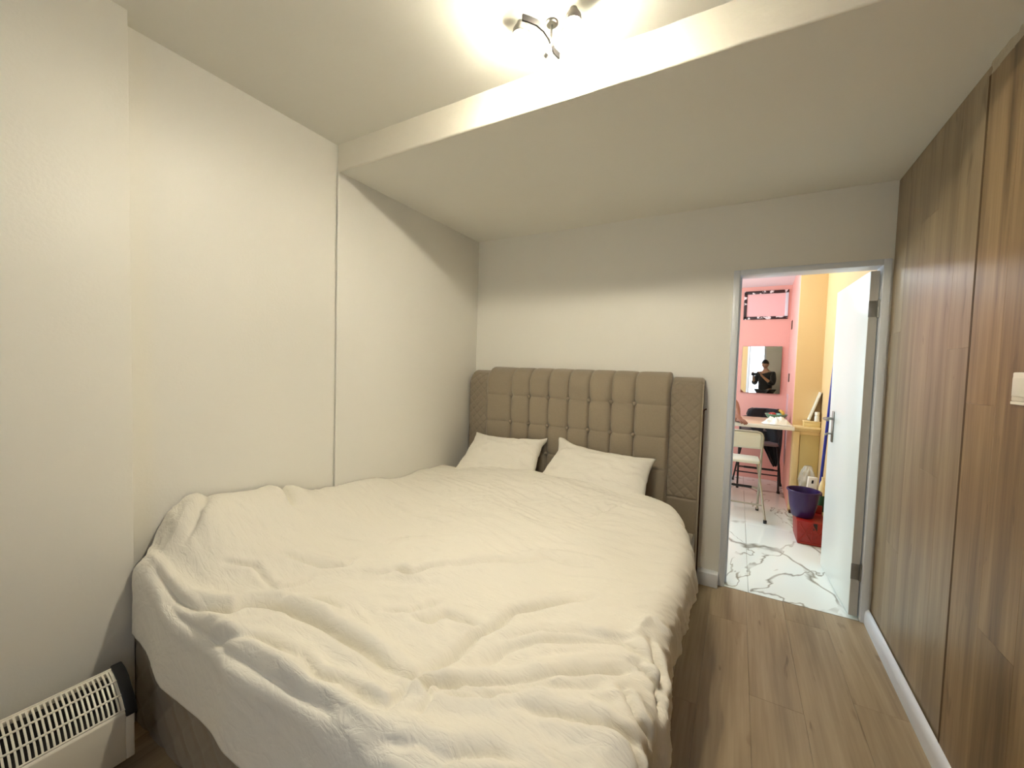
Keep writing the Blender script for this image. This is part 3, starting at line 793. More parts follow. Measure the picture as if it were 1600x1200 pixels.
part('core', MB().prism([(-1.789,.075), (-1.695,.075), (-1.695,.212), (-1.716,.243), (-1.740,.270), (-1.768,.292), (-1.789,.300)], 1, HY0+.01, HY1-.01), DARKIN, ht)
# grille: three cross bars and a row of ribs
for t in (.015, .36, .68, .985):
    c = hc(t); part('grille_bar', MB().tube([(c.x, HY0, c.y), (c.x, HY1, c.y)], .0034, 8), HEATW, ht, smooth=True)
rib = MB(); n_ = 13
vs = []
for k in range(n_):
    c = hc(k/(n_-1)); t = (hc(min(1, k/(n_-1)+.02)) - hc(max(0, k/(n_-1)-.02))).normalized(); nn = Vector((-t.y, t.x))
    if nn.y < 0: nn = -nn
    for s_, h_ in ((-1,-.004), (1,-.004), (1,.001), (-1,.001)):
        vs.append((c.x + nn.x*h_, s_*.0024, c.y + nn.y*h_))
rib.add(vs, [(i*4+k, i*4+(k+1) % 4, (i+1)*4+(k+1) % 4, (i+1)*4+k) for i in range(n_-1) for k in range(4)] + [(0,1,2,3), ((n_-1)*4+3,(n_-1)*4+2,(n_-1)*4+1,(n_-1)*4)])
pitch = .0118; y = HY1 - .013
r0 = None
while y > HY0 + .01:
    if r0 is None:
        me_rib = rib; r0 = part('grille_rib', MB().add([(v_[0]+1.74, v_[1], v_[2]) for v_ in rib.v], rib.f), HEATW, ht, local=True)
        r0.location = (0, y+2.82, 0)
    else:
        share(r0, 'grille_rib', ht, (0, y+2.82, 0))
    y -= pitch
endp = [(-1.808,.20), (-1.672,.205), (-1.680,.232), (-1.712,.268), (-1.742,.303), (-1.772,.318), (-1.808,.326)]
part('grille_end', MB().prism([(-1.800,.318), (-1.770,.309), (-1.745,.294), (-1.722,.273), (-1.700,.252), (-1.682,.226), (-1.69,.20), (-1.72,.24), (-1.79,.29)], 1, HY1-.008, HY1), HEATW, ht)
tag(part('end_cap', MB().prism(endp, 1, HY1, HY1+.030), BLACKM, ht, bevel=.004), 'black plastic end cap')
part('end_cap', MB().prism(endp, 1, HY0-.030, HY0), BLACKM, ht, bevel=.004)
part('end_skirt', MB().box((-1.80, HY1, .06), (-1.6755, HY1+.022, .204)), HEATW, ht, bevel=.003)
for yy in (HY0+.12, HY1-.10):
    part('foot', MB().box((-1.80, yy-.015, 0), (-1.66, yy+.015, .062)), BLACKM, ht, bevel=.003)

# ================================================================== light switch on the panelled wall
xs0 = xr(-1.29) - .006
sw = thing('light_switch', 'white light switch on the wood panelled wall at the right edge', 'switch', (xs0, -1.29, 1.372))
part('plate', MB().box((xs0-.008, -1.33, 1.332), (xs0, -1.246, 1.412)), WHITEP, sw, bevel=.003)
part('rocker', MB().box((xs0-.013, -1.318, 1.345), (xs0-.006, -1.258, 1.398)), WHITEP, sw, bevel=.002)
part('lower_edge', MB().box((xs0-.010, -1.33, 1.322), (xs0, -1.248, 1.331)), WHITEP, sw, bevel=.002)

# ================================================================== kitchen things
WOODT = mat('pale_table_top', srgb(214,188,160), .3, var=.06, vscale=8)
WHITEL = mat('white_laminate', srgb(244,242,236), .3)
GREYT = mat('grey_painted_tube', srgb(176,172,158), .35, .4)
BLACKT = mat('black_painted_tube', srgb(20,17,18), .4)
CREAMP = mat('off_white_plastic', srgb(228,226,212), .4)
tb = thing('bar_table', 'pale topped table with a white edge beside the pink wall', 'table', (-.1, 2.2, 0))
part('table_top', MB().box((-.75, 1.80, .852), (.517, 2.58, .882)), WOODT, tb, bevel=.002)
part('edge_band', MB().box((-.75, 1.792, .846), (.515, 1.80, .884)), WHITEL, tb, bevel=.002)
for yy in (1.86, 2.52):
    part('leg', MB().box((-.74, yy-.02, 0), (-.70, yy+.02, .852)), WHITEL, tb, bevel=.003)

def stool(name, label, loc, rz, m_frame, m_seat, m_bar):
    t = thing(name, label, 'stool', loc, rz)
    hw = .208
    def arc(sgn): return [(sgn*hw, .19, .0), (sgn*hw, .185, .02), (sgn*hw, .09, .245), (sgn*hw, .02, .42), (sgn*hw, -.06, .60), (sgn*hw, -.13, .74), (sgn*hw, -.155, .79)]
    pts = arc(1) + [(hw-.006,-.162,.815), (hw-.022,-.166,.834), (hw-.05,-.168,.842)] + [(-hw+.05,-.168,.842), (-hw+.022,-.166,.834), (-hw+.006,-.162,.815)] + list(reversed(arc(-1)))
    part('back_frame', MB().tube(pts, .011, 10), m_frame, t, smooth=True, local=True)
    # backrest panel, slightly dished
    X_, Z_ = np.meshgrid(np.linspace(-hw+.004, hw-.004, 17), np.linspace(.675, .832, 7), indexing='ij')
    Yb = -.13 - (Z_-.74)*.40 - .012*(X_/hw)**2*-1 - .012
    b_ = gpart('backrest', np.stack([X_, Yb, Z_], -1), m_seat, t, local=True)
    md = b_.modifiers.new('thickness', 'SOLIDIFY'); md.thickness = .010; md.offset = 0
    poly = [(-.185,-.15), (.185,-.15), (.198,-.13), (.192,.13), (.17,.16), (-.17,.16), (-.192,.13), (-.198,-.13)]
    part('seat', MB().prism(poly, 2, .535, .560), m_seat, t, bevel=.008, local=True)
    part('seat_rail', MB().tube([(hw-.012,-.13,.53), (hw-.012,.13,.53)], .008, 8), m_frame, t, smooth=True, local=True)
    part('seat_rail', MB().tube([(-hw+.012,-.13,.53), (-hw+.012,.13,.53)], .008, 8), m_frame, t, smooth=True, local=True)
    for s_ in (1, -1):
        part('leg', MB().tube([(s_*(hw-.028), .12, .53), (s_*(hw+.014), -.03, .27), (s_*(hw+.05), -.19, .012)], .0105, 10), m_frame, t, smooth=True, local=True)
        part('rubber_foot', MB().lathe([(.013,0),(.015,.004),(.015,.026),(.012,.03)], (s_*(hw+.05), -.19, 0), 12), BLACKM, t, smooth=True, local=True)
        part('rubber_foot', MB().lathe([(.013,0),(.015,.004),(.015,.026),(.012,.03)], (s_*hw, .19, 0), 12), BLACKM, t, smooth=True, local=True)
    part('footrest', MB().tube([(-hw, .095, .245), (-hw+.04, .11, .25), (hw-.04, .11, .25), (hw, .095, .245)], .0095, 10), m_frame, t, smooth=True, local=True)
    part('footrest_sleeve', MB().tube([(-hw+.05, .11, .25), (hw-.06, .11, .25)], .0125, 10), m_bar, t, smooth=True, local=True)
    part('cross_bar', MB().tube([(-(hw+.03), -.11, .14), (hw+.03, -.11, .14)], .008, 8), m_frame, t, smooth=True, local=True)
    return t
stool('folding_stool', 'white folding bar stool with grey tube legs in front of the table', (.038, 1.645, 0), 0.0, GREYT, CREAMP, BLACKM)
stool('folding_stool', 'black framed folding stool behind the table with a coat on it', (.275, 2.84, 0), math.pi, BLACKT, mat('grey_stool_seat', srgb(120,108,108), .5), BLACKM)

# dark coat hanging over the black stool's back
NAVY = fabric_mat('black_navy_coat_cloth', srgb(14,14,22), .85)
prof_c = [(.955,.20,.47), (.93,.15,.50), (.85,.13,.515), (.74,.16,.515), (.64,.24,.515), (.52,.31,.513), (.40,.37,.505), (.32,.41,.50), (.27,.44,.475)]
zc = np.array([q[0] for q in prof_c]); la = np.array([q[1] for q in prof_c]); ra = np.array([q[2] for q in prof_c])
v = np.linspace(0, 1, 46); U, V = np.meshgrid(np.linspace(0, 1, 34), v, indexing='ij')
zz = .955 - V*(.955-.27)
xl_ = np.interp(-zz, -zc, la); xr_ = np.interp(-zz, -zc, ra)
xx = xl_ + U*(xr_-xl_)
yy = 2.965 - .035*np.sin(U*9+V*2) - .05*V - .02*vnoise(U*5, V*4, 61) - .03*np.exp(-((V-.1)/.15)**2)
front = np.stack([xx, yy-.02, zz], -1)
back_ = np.stack([xx, np.minimum(yy+.09, 3.06)+0*xx, .955 - V*(.955-.45)], -1)
mb = MB().grid(np.concatenate([back_[:, ::-1], front], 1))
ct = part('coat', mb, NAVY, None, smooth=True, sharp=180)
md = ct.modifiers.new('thickness', 'SOLIDIFY'); md.thickness = .012; md.offset = 0
tag(ct, 'black and navy coat hung over the stool behind the table', 'coat')

# mirror on the far wall
ym = KF - .022
a = math.radians(1.8)
mux = Vector((math.cos(a), -math.sin(a), 0)); mn = Vector((-math.sin(a), -math.cos(a), 0))
mc = Vector((.272, ym, 1.44))
mr = thing('wall_mirror', 'frameless rectangular mirror on the pink wall above the table', 'mirror', tuple(mc))
part('backing', MB().obox(mc - mn*.004, mux, mn, (0,0,1), (.436,.006,.606)), BROWN, mr)
part('glass', MB().obox(mc + mn*.002, mux, mn, (0,0,1), (.44,.005,.61)), mat('silvered_glass', (.93,.93,.92,1), .015, 1.0), mr)

# fruit bowl, tomato and bananas
bc = Vector((.398, 2.33, .882))
TEAL = mat('sea_green_enamel', srgb(112,168,148), .3)
bo = part('fruit_bowl', MB().lathe([(0,0),(.055,0),(.06,.006),(.092,.045),(.103,.066),(.106,.068),(.106,.072),(.100,.071),(.088,.048),(.055,.012),(0,.010)], bc, 36), TEAL, None, smooth=True)
tag(bo, 'sea green bowl holding fruit on the table', 'bowl')
RED = mat('red_fruit_skin', srgb(196,70,56), .35, var=.15, vscale=20)
fr = part('tomato', MB().lathe([(0,.006),(.008,.0),(.026,.004),(.038,.02),(.041,.038),(.036,.056),(.022,.067),(.008,.066),(0,.060)], bc + Vector((-.035,-.005,.018)), 24), RED, None, smooth=True)
tag(fr, 'red round fruit in the left side of the green bowl', 'fruit')
part('stalk', MB().tube([bc+Vector((-.035,-.005,.076)), bc+Vector((-.033,-.004,.092))], [.003,.002], 6), OLIVE, fr, smooth=True)
BAN = mat('banana_skin', srgb(232,200,90), .45, var=.08, vscale=30)
bn = thing('banana_bunch', 'bunch of yellow bananas with dark stem in the green bowl', 'fruit', tuple(bc+Vector((.045,.0,.05))))
for k in range(4):
    an = -.9 + .5*k
    pts = []; rs = []
    for q in np.linspace(0, 1, 12):
        th = q*1.7 - .25
        r_ = .055
        lx = .045 + (-.02 + (r_*math.sin(th)) * math.cos(an))*.8; ly = r_*math.sin(th)*math.sin(an)*.8; lz = .055 + .055*math.cos(th)
        pts.append(bc + Vector((lx, ly, lz))); rs.append(.0135*math.sin(math.pi*min(1, max(0, q*.86+.10)))**.5*(.9) + .001)
    b_ = part('banana', MB().tube(pts, rs, 10), BAN, bn, smooth=True)
part('stem', MB().tube([bc+Vector((.025,0,.108)), bc+Vector((.018,0,.118)), bc+Vector((.010,0,.124))], [.011,.008,.009], 8), BROWN, bn, smooth=True)

# crumpled white cloth on the table
U, V = np.meshgrid(np.linspace(-1, 1, 60), np.linspace(-1, 1, 48), indexing='ij')
rr = np.sqrt(U**2+V**2)
ex_ = .118*(1+.14*vnoise(U*2.5, V*2.5, 71)); 
xx = .375 + ex_*U; yy = 1.925 + .118*V*(1+.1*vnoise(U*3, V*3, 72))
hh = .040*np.maximum(0, 1-rr**2.2) + .034*vnoise(U*2.6, V*2.6, 73)*np.maximum(0, 1-rr**3) + .022*(1-2*np.abs(vnoise(U*4.5+V, V*4-U, 74)))*np.maximum(0, 1-rr**4)
zz = .886 + np.maximum(0, hh)
cl = gpart('cloth', np.stack([xx, yy, zz], -1), LINEN, None)
md = cl.modifiers.new('thickness', 'SOLIDIFY'); md.thickness = .003; md.offset = 1
tag(cl, 'crumpled white cloth lying at the near edge of the table', 'cloth')

# cabinet set against the yellow return wall
cb = thing('cabinet', 'low olive yellow cabinet with a ledge against the yellow wall', 'cabinet', (.63, 1.96, 0))
part('carcass', MB().box((.519, 1.935, .03), (.734, 1.999, .86)), CREAMC, cb, bevel=.003)
part('ledge', MB().box((.519, 1.885, .86), (.734, 1.999, .884)), CREAMC, cb, bevel=.004)
part('ledge_mould', MB().box((.516, 1.905, .838), (.734, 1.936, .86)), CREAMC, cb, bevel=.006)
part('door', MB().box((.578, 1.922, .10), (.733, 1.935, .80)), OLIVE, cb, bevel=.004)
part('stile', MB().box((.520, 1.918, .06), (.572, 1.935, .83)), CREAMC, cb, bevel=.003)
part('foot', MB().box((.522, 1.93, 0), (.545, 1.96, .035)), BROWN, cb, bevel=.003)

bx_ = part('box', MB().box((.597, 1.90, .8845), (.728, 1.985, .930)), mat('straw_yellow_card', srgb(226,202,140), .6), None, bevel=.003)
tag(bx_, 'flat straw yellow box lying on the cabinet ledge', 'box')
part('lid', MB().box((.594, 1.897, .930), (.731, 1.988, .942)), CREAMC, bx_, bevel=.002)
# picture leaning sideways against the right-hand wall
pf = thing('picture_frame', 'picture frame leaning against the yellow wall on the cabinet', 'frame', (.66, 1.955, .942))
p0_, p1_ = Vector((.640, 1.955, .9475)), Vector((.722, 1.955, 1.225)); ax = (p1_-p0_).normalized(); an_ = Vector((ax.z, 0, -ax.x))
part('panel', MB().obox((p0_+p1_)/2 + an_*.004, ax, (0,1,0), an_, ((p1_-p0_).length, .075, .006)), BROWN, pf)
for s_ in (-1, 1):
    part('frame_bar', MB().obox((p0_+p1_)/2 + Vector((0, s_*.036, 0)), ax, (0,1,0), an_, ((p1_-p0_).length, .012, .014)), CREAMP, pf, bevel=.002)
for q in (.03, .97):
    part('frame_bar', MB().obox(p0_.lerp(p1_, q), ax, (0,1,0), an_, (.014, .062, .014)), CREAMP, pf, bevel=.002)
part('print', MB().obox((p0_+p1_)/2 - an_*.001, ax, (0,1,0), an_, ((p1_-p0_).length-.03, .058, .002)), mat('pale_print', srgb(236,230,214), .3), pf)
jr = part('pill_bottle', MB().lathe([(.0,0),(.019,0),(.0205,.004),(.0205,.045),(.018,.052),(.0165,.054),(.0165,.058),(.0195,.06),(.0195,.088),(.018,.092),(0,.092)], (.700, 1.908, .942), 24), WHITEP, None, smooth=True)
tag(jr, 'small white bottle standing in front of the leaning frame', 'bottle')

# red crate with purple bucket
REDP = mat('red_crate_plastic', srgb(146,32,24), .4, var=.08, vscale=10)
cr_ = thing('crate', 'red plastic crate upside down on the marble floor beside the door', 'crate', (.594, 1.245, 0))
X0, X1, Y0, Y1, ZT_ = .494, .702, 1.092, 1.40, .192
mb = MB(); mb.add([(X0+.010,Y0+.004,0),(X1-.008,Y0+.004,0),(X1-.008,Y1-.008,0),(X0+.010,Y1-.008,0),(X0,Y0,ZT_),(X1,Y0,ZT_),(X1,Y1,ZT_),(X0,Y1,ZT_)],
                  [(0,3,2,1),(4,5,6,7),(0,1,5,4),(1,2,6,5),(2,3,7,6),(3,0,4,7)])
part('body', mb, REDP, cr_, bevel=.006)
part('back_lip', MB().box((X0+.10, Y1-.015, ZT_-.004), (X1, Y1, .262)), REDP, cr_, bevel=.004)
def fr_pt(u_, w_): return Vector((X0+.010+(X1-X0-.018)*u_ + 0, Y0+.004 - .004*w_ - .002, ZT_*w_))
for (u0, w0, u1, w1) in ((.06,.9,.5,.12), (.5,.12,.94,.9), (.06,.12,.5,.9), (.5,.9,.94,.12), (.5,.1,.5,.62), (.05,.08,.95,.08), (.05,.5,.95,.5)):
    part('rib', MB().tube([fr_pt(u0,w0), fr_pt(u1,w1)], .0055, 6), REDP, cr_, smooth=True)
part('grip_slot', MB().box((.605, Y0-.0035, .130), (.632, Y0+.003, .186)), BLACKM, cr_, bevel=.002)
PURP = mat('purple_plastic', srgb(48,22,82), .32)
bk = part('bucket', MB().lathe([(0,0),(.072,0),(.078,.006),(.096,.09),(.110,.20),(.112,.212),(.120,.214),(.121,.222),(.118,.226),(.110,.224),(.106,.205),(.092,.09),(.074,.010),(0,.008)], (.545, 1.235, .193), 48), PURP, None, smooth=True)
tag(bk, 'purple plastic bucket standing on the red crate', 'bucket')
part('rim_lug', MB().box((.655, 1.225, .385), (.672, 1.245, .415)), PURP, bk, bevel=.003)

# mop leaning in the corner behind the open door
BLUE = mat('blue_plastic_handle', srgb(24,40,150), .35)
m0, m1 = Vector((.690, 1.560, .03)), Vector((.7215, 1.366, 1.55))
mp_ = thing('mop', 'blue handled mop leaning on the yellow wall behind the door', 'mop', tuple(m0 - Vector((0,0,.03))))
part('handle', MB().tube([m0.lerp(m1, .06), m1], .0115, 12), BLUE, mp_, smooth=True)
part('head', MB().tube([m0, m0.lerp(m1, .03), m0.lerp(m1, .09)], [.026,.03,.016], 12), WHITEP, mp_, smooth=True)
part('hanger_tip', MB().tube([m1, m1+(m1-m0).normalized()*.03], [.0115,.006], 12), BLACKM, mp_, smooth=True)

# rubbish bag, carton and bottle behind the bucket
BAG = mat('clear_plastic_film', srgb(226,226,222), .12, alpha=.42)
prof = []
U, V = np.meshgrid(np.linspace(0, 2*math.pi, 49), np.linspace(0, 1, 34), indexing='ij')
rad = .068*np.sin(np.pi*np.clip(V*.93+.02, 0, 1))**.6 + .004
cu, su = np.cos(U), np.sin(U)
nz_ = .018*vnoise(cu*3+5, V*9+su*3, 81) + .010*(1-2*np.abs(vnoise(cu*6+9, V*16+su*5, 82)))
rad = np.maximum(.004, rad + nz_*np.sin(np.pi*V)**.5)
pb = gpart('plastic_bag', np.stack([.628 + rad*cu, 1.72 + rad*su, .002 + V*.535], -1), BAG, None)
tag(pb, 'clear crumpled plastic bag behind the purple bucket', 'bag')
ca = part('carton', MB().obox((.640, 1.600, .235), (1,.1,0), (-.1,1,0), (.06,0,1), (.070,.040,.45)), WHITEL, None, bevel=.003)
tag(ca, 'tall white carton with a black mark between bag and mop', 'carton')
part('printed_mark', MB().obox((.650, 1.5785, .420), (1,.1,0), (-.1,1,0), (.06,0,1), (.014,.003,.03)), BLACKM, ca)
bt = part('bottle', MB().lathe([(0,0),(.024,0),(.027,.005),(.027,.40),(.020,.445),(.010,.47),(.010,.50),(0,.50)], (.7045, 1.455, 0), 24), mat('cream_bottle_plastic', srgb(236,218,170), .4), None, smooth=True)
tag(bt, 'cream bottle with a dark green band behind the crate', 'bottle')
part('green_band', MB().lathe([(.0272,.20),(.0278,.202),(.0278,.338),(.0272,.34)], (.7045, 1.455, 0), 24), mat('dark_green_label', srgb(34,74,40), .5), bt, smooth=True)

# ================================================================== people
def skin_mesh(name, nodes, edges, root, sub=2):
    """nodes: {key: (x,y,z,r)}; returns an evaluated mesh grown with the Skin modifier"""
    keys = list(nodes); idx = {k: i for i, k in enumerate(keys)}
    me = bpy.data.meshes.new(name+'_skel')
    me.from_pydata([nodes[k][:3] for k in keys], [(idx[a], idx[b]) for a, b in edges], [])
    o = bpy.data.objects.new(name+'_skel', me); COL.objects.link(o)
    md = o.modifiers.new('skin', 'SKIN'); md.use_smooth_shade = True
    if not me.skin_vertices:
        bpy.context.view_layer.objects.active = o
    for i, k in enumerate(keys):
        r = nodes[k][3]
        r = r if isinstance(r, tuple) else (r, r)
        me.skin_vertices[0].data[i].radius = r
        me.skin_vertices[0].data[i].use_root = (k == root)
    o.modifiers.new('sub', 'SUBSURF').levels = sub
    dg = bpy.context.evaluated_depsgraph_get(); dg.update()
    ev = o.evaluated_get(dg)
    out = bpy.data.meshes.new_from_object(ev)
    bpy.data.objects.remove(o, do_unlink=True); bpy.data.meshes.remove(me)
    out.name = name
    out.polygons.foreach_set('use_smooth', [True]*len(out.polygons))
    return out

def head_mb(c, fwd, up, R=.1):
    """head with brow, nose, lips, chin, ears; c = centre, fwd = facing direction"""
    f_ = Vector(fwd).normalized(); u_ = Vector(up); u_ = (u_ - f_*u_.dot(f_)).normalized(); r_ = f_.cross(u_)
    mb_ = MB(); nth, nph = 40, 28; vs = []
    for i_ in range(nph+1):
        ph = -math.pi/2 + math.pi*i_/nph
        for j_ in range(nth):
            th = 2*math.pi*j_/nth
            x = math.cos(ph)*math.cos(th); y = math.cos(ph)*math.sin(th); z = math.sin(ph)   # x forward, y right, z up
            k = 1.0
            jaw = 1 - .22*max(0, -z)**1.2*(1 if x < .2 else .75)
            px_, py_, pz_ = x*.098*(1-.10*max(0,-z)*(x < 0)), y*.076*jaw, z*.118
            g = lambda a_, b_, s_, t_: math.exp(-((y-a_)/s_)**2 - ((z-b_)/t_)**2) if x > 0 else 0
            px_ += .022*g(0,-.12,.13,.17) + .006*g(0,.16,.5,.10) - .008*g(.36,.02,.18,.12) - .008*g(-.36,.02,.18,.12)
            px_ += .007*g(0,-.45,.26,.06) + .007*g(0,-.56,.24,.06) - .004*g(0,-.505,.28,.03) + .010*g(0,-.80,.28,.15)
            vs.append(Vector(c) + f_*px_ + r_*py_ + u_*pz_)
    mb_.add(vs, [(i_*nth+j_, i_*nth+(j_+1) % nth, (i_+1)*nth+(j_+1) % nth, (i_+1)*nth+j_) for i_ in range(nph) for j_ in range(nth)])
    for s_ in (-1, 1):      # ears
        e = Vector(c) + r_*(s_*.076) - u_*.004 - f_*.006
        mb_.tube([e - u_*.028 , e - u_*.012 + r_*s_*.010, e + u_*.012 + r_*s_*.013 - f_*.006, e + u_*.030 - f_*.008], [.006,.011,.013,.006], 8, flat=.6)
    return mb_, f_, u_, r_

def person(label, nodes, edges, shirt, trousers, shoes, head, skinmat, shirtmat, troumat, hairmat, shoemat):
    base = skin_mesh('person', nodes, edges, 'pelvis', 2)
    o = bpy.data.objects.new('person', base); COL.objects.link(o)
    base.materials.clear(); base.materials.append(skinmat)
    hm, f_, u_, r_ = head_mb(*head)
    bm = bmesh.new(); bm.from_mesh(base)
    hv = [bm.verts.new(q) for q in hm.v]
    for q in hm.f:
        try: fc = bm.faces.new([hv[i_] for i_ in q]); fc.smooth = True
        except ValueError: pass
    bmesh.ops.remove_doubles(bm, verts=hv, dist=1e-5)
    bmesh.ops.recalc_face_normals(bm, faces=bm.faces)
    bm.to_mesh(base); bm.free()
    tag(o, label, 'person')
    c = Vector(head[0])
    for s_ in (-1, 1):
        part('eye', MB().lathe([(0,-.011),(.008,-.008),(.011,0),(.008,.008),(0,.011)], c + f_*.079 + r_*(s_*.028) + u_*.004, 12, f_), mat('eye_white', srgb(225,220,212), .2), o, smooth=True)
    hmb = MB(); vs = []; nth, nph = 36, 14
    for i_ in range(nph+1):
        ph = math.radians(-28) + (math.pi/2+math.radians(28))*i_/nph
        for j_ in range(nth):
            th = 2*math.pi*j_/nth; x = math.cos(ph)*math.cos(th); y = math.cos(ph)*math.sin(th); z = math.sin(ph)
            lift = max(0, x)**.6*.55           # hairline rises over the forehead
            z2 = z if z > lift else lift + (z-lift)*.15
            k = math.sqrt(max(.0, 1-z2*z2))/max(1e-4, math.sqrt(x*x+y*y)) if abs(z2) < 1 else 0
            vs.append(c + f_*(x*k*.106 - .004) + r_*(y*k*.084) + u_*(z2*.127 + .002))
    hmb.add(vs, [(i_*nth+j_, i_*nth+(j_+1) % nth, (i_+1)*nth+(j_+1) % nth, (i_+1)*nth+j_) for i_ in range(nph) for j_ in range(nth)])
    part('hair', hmb, hairmat, o, smooth=True, sharp=180)
    for nm, (ks, es, grow, root), m_ in (('shirt', shirt, shirtmat), ('trousers', trousers, troumat)):
        nd = {}
        for k in ks:
            x, y, z, r = nodes[k]; g_ = ks[k]
            r = r if isinstance(r, tuple) else (r, r)
            nd[k] = (x, y, z, (r[0]+grow+g_, r[1]+grow+g_))
        me = skin_mesh(nm, nd, es, root, 2); me.materials.clear(); me.materials.append(m_)
        q = bpy.data.objects.new(nm, me); COL.objects.link(q); q.parent = o
    for ankle, toe in shoes:
        a_, t_ = Vector(nodes[ankle][:3]), Vector(nodes[toe][:3])
        d_ = (t_-a_); d_.z = 0; d_.normalize()
        h_ = Vector((a_.x, a_.y, 0)) - d_*.05
        mb_ = MB().tube([h_+Vector((0,0,.045)), h_+d_*.03+Vector((0,0,.052)), h_+d_*.12+Vector((0,0,.045)), h_+d_*.20+Vector((0,0,.036)), h_+d_*.265+Vector((0,0,.030))], [.030,.040,.043,.046,.028], 14)
        mb_.v = [(x, y, max(z, .001)) for x, y, z in mb_.v]
        part('shoe', mb_, shoemat, o, smooth=True, sharp=60)
    return o

def hand(nodes, edges, pre, wrist, palm_c, fdir, thumb_dir, curl, L=.085):
    """palm and five fingers: fdir = finger direction, thumb_dir = side of the palm the thumb leaves from, curl = direction fingers bend to"""
    f_ = Vector(fdir).normalized(); t_ = Vector(thumb_dir); t_ = (t_ - f_*t_.dot(f_)).normalized(); c_ = Vector(curl).normalized()
    pc = Vector(palm_c)
    nodes[pre+'palm'] = tuple(pc) + ((.030,.018),); edges.append((wrist, pre+'palm'))
    for k, (off, ln) in enumerate(((.030,.95), (.010,1.08), (-.010,1.0), (-.029,.80))):
        b0 = pc + f_*.045 + t_*off; b1 = b0 + (f_*.75 + c_*.35).normalized()*(L*.45*ln); b2 = b1 + (f_*.35 + c_*.85).normalized()*(L*.35*ln); b3 = b2 + (-f_*.15 + c_*.9).normalized()*(L*.25*ln)
        prev = pre+'palm'
        for q, (pt, r) in enumerate(((b0,.010), (b1,.009), (b2,.0082), (b3,.007))):
            nm = '%sf%d%d' % (pre, k, q); nodes[nm] = tuple(pt) + (r,); edges.append((prev, nm)); prev = nm
    b0 = pc + t_*.036 + f_*.000; b1 = b0 + (t_*.6 + f_*.7 + c_*.2).normalized()*.034; b2 = b1 + (f_*.8 + c_*.5).normalized()*.028
    prev = pre+'palm'
    for q, (pt, r) in enumerate(((b0,.0125), (b1,.0105), (b2,.0085))):
        nm = '%st%d' % (pre, q); nodes[nm] = tuple(pt) + (r,); edges.append((prev, nm)); prev = nm

SKIN1 = mat('brown_skin', srgb(142,94,72), .5)
SKIN2 = mat('tan_skin', srgb(196,150,124), .5)
HAIR = mat('dark_hair', srgb(24,18,15), .5, bump=.3, bscale=150)
NAVYS = fabric_mat('navy_tshirt_cloth', srgb(28,32,52), .85)
BLKS = fabric_mat('black_jacket_cloth', srgb(22,22,24), .8)
TROU = fabric_mat('black_trouser_cloth', srgb(26,26,30), .85)
SHOE = mat('black_shoe', srgb(24,22,22), .5)
SCREEN = mat('black_phone_glass', srgb(16,16,18), .12)

# ---- person leaning on the left end of the table, only a forearm shows past the door frame
y0 = 2.20
n1 = {'pelvis': (-.62,y0,.95,(.15,.11)), 'waist': (-.53,y0,1.08,(.14,.10)), 'chest': (-.40,y0,1.23,(.16,.11)), 'collar': (-.30,y0,1.33,(.10,.075)), 'neck': (-.235,y0,1.40,.055), 'nape': (-.20,y0,1.46,.052),
      'hipL': (-.62,y0+.10,.88,.095), 'kneeL': (-.57,y0+.11,.49,.062), 'ankL': (-.63,y0+.11,.09,.042), 'toeL': (-.47,y0+.12,.04,.035),
      'hipR': (-.62,y0-.10,.88,.095), 'kneeR': (-.55,y0-.11,.49,.062), 'ankR': (-.60,y0-.11,.09,.042), 'toeR': (-.44,y0-.12,.04,.035),
      'shR': (-.32,y0-.16,1.30,.062), 'uaR': (-.15,y0-.17,1.185,.052), 'elR': (-.004,y0-.17,1.065,.044), 'faR': (.012,y0-.235,1.005,.043), 'wrR': (.030,y0-.33,.942,.028),
      'shL': (-.32,y0+.16,1.30,.062), 'uaL': (-.24,y0+.22,1.16,.050), 'elL': (-.17,y0+.24,1.00,.043), 'faL': (-.13,y0+.15,.955,.040), 'wrL': (-.10,y0+.05,.928,.027)}
e1 = [('pelvis','waist'),('waist','chest'),('chest','collar'),('collar','neck'),('neck','nape'),('pelvis','hipL'),('hipL','kneeL'),('kneeL','ankL'),('ankL','toeL'),('pelvis','hipR'),('hipR','kneeR'),('kneeR','ankR'),('ankR','toeR'),
      ('collar','shR'),('shR','uaR'),('uaR','elR'),('elR','faR'),('faR','wrR'),('collar','shL'),('shL','uaL'),('uaL','elL'),('elL','faL'),('faL','wrL')]
es_sh = [('pelvis','waist'),('waist','chest'),('chest','collar'),('collar','shR'),('shR','uaR'),('collar','shL'),('shL','uaL')]
es_tr = [('pelvis','hipL'),('hipL','kneeL'),('kneeL','ankL'),('pelvis','hipR'),('hipR','kneeR'),('kneeR','ankR')]
hand(n1, e1, 'R', 'wrR', (.044, 1.815, .918), (.35,-.9,-.05), (-.9,-.3,.1), (.5,-.2,-.6), .075)
hand(n1, e1, 'L', 'wrL', (-.085, 2.19, .912), (.3,-.9,-.05), (.9,.2,.1), (-.3,-.1,-.9), .075)
shirt1 = ({'pelvis': .025, 'waist': .02, 'chest': .0, 'collar': .0, 'shR': .006, 'uaR': .010, 'shL': .006, 'uaL': .010, 'hipL': .006, 'hipR': .006}, es_sh + [('pelvis','hipL'),('pelvis','hipR')], .014, 'pelvis')
trou1 = ({'pelvis': .012, 'hipL': .006, 'kneeL': .006, 'ankL': .018, 'hipR': .0, 'kneeR': .006, 'ankR': .018}, es_tr, .012, 'pelvis')
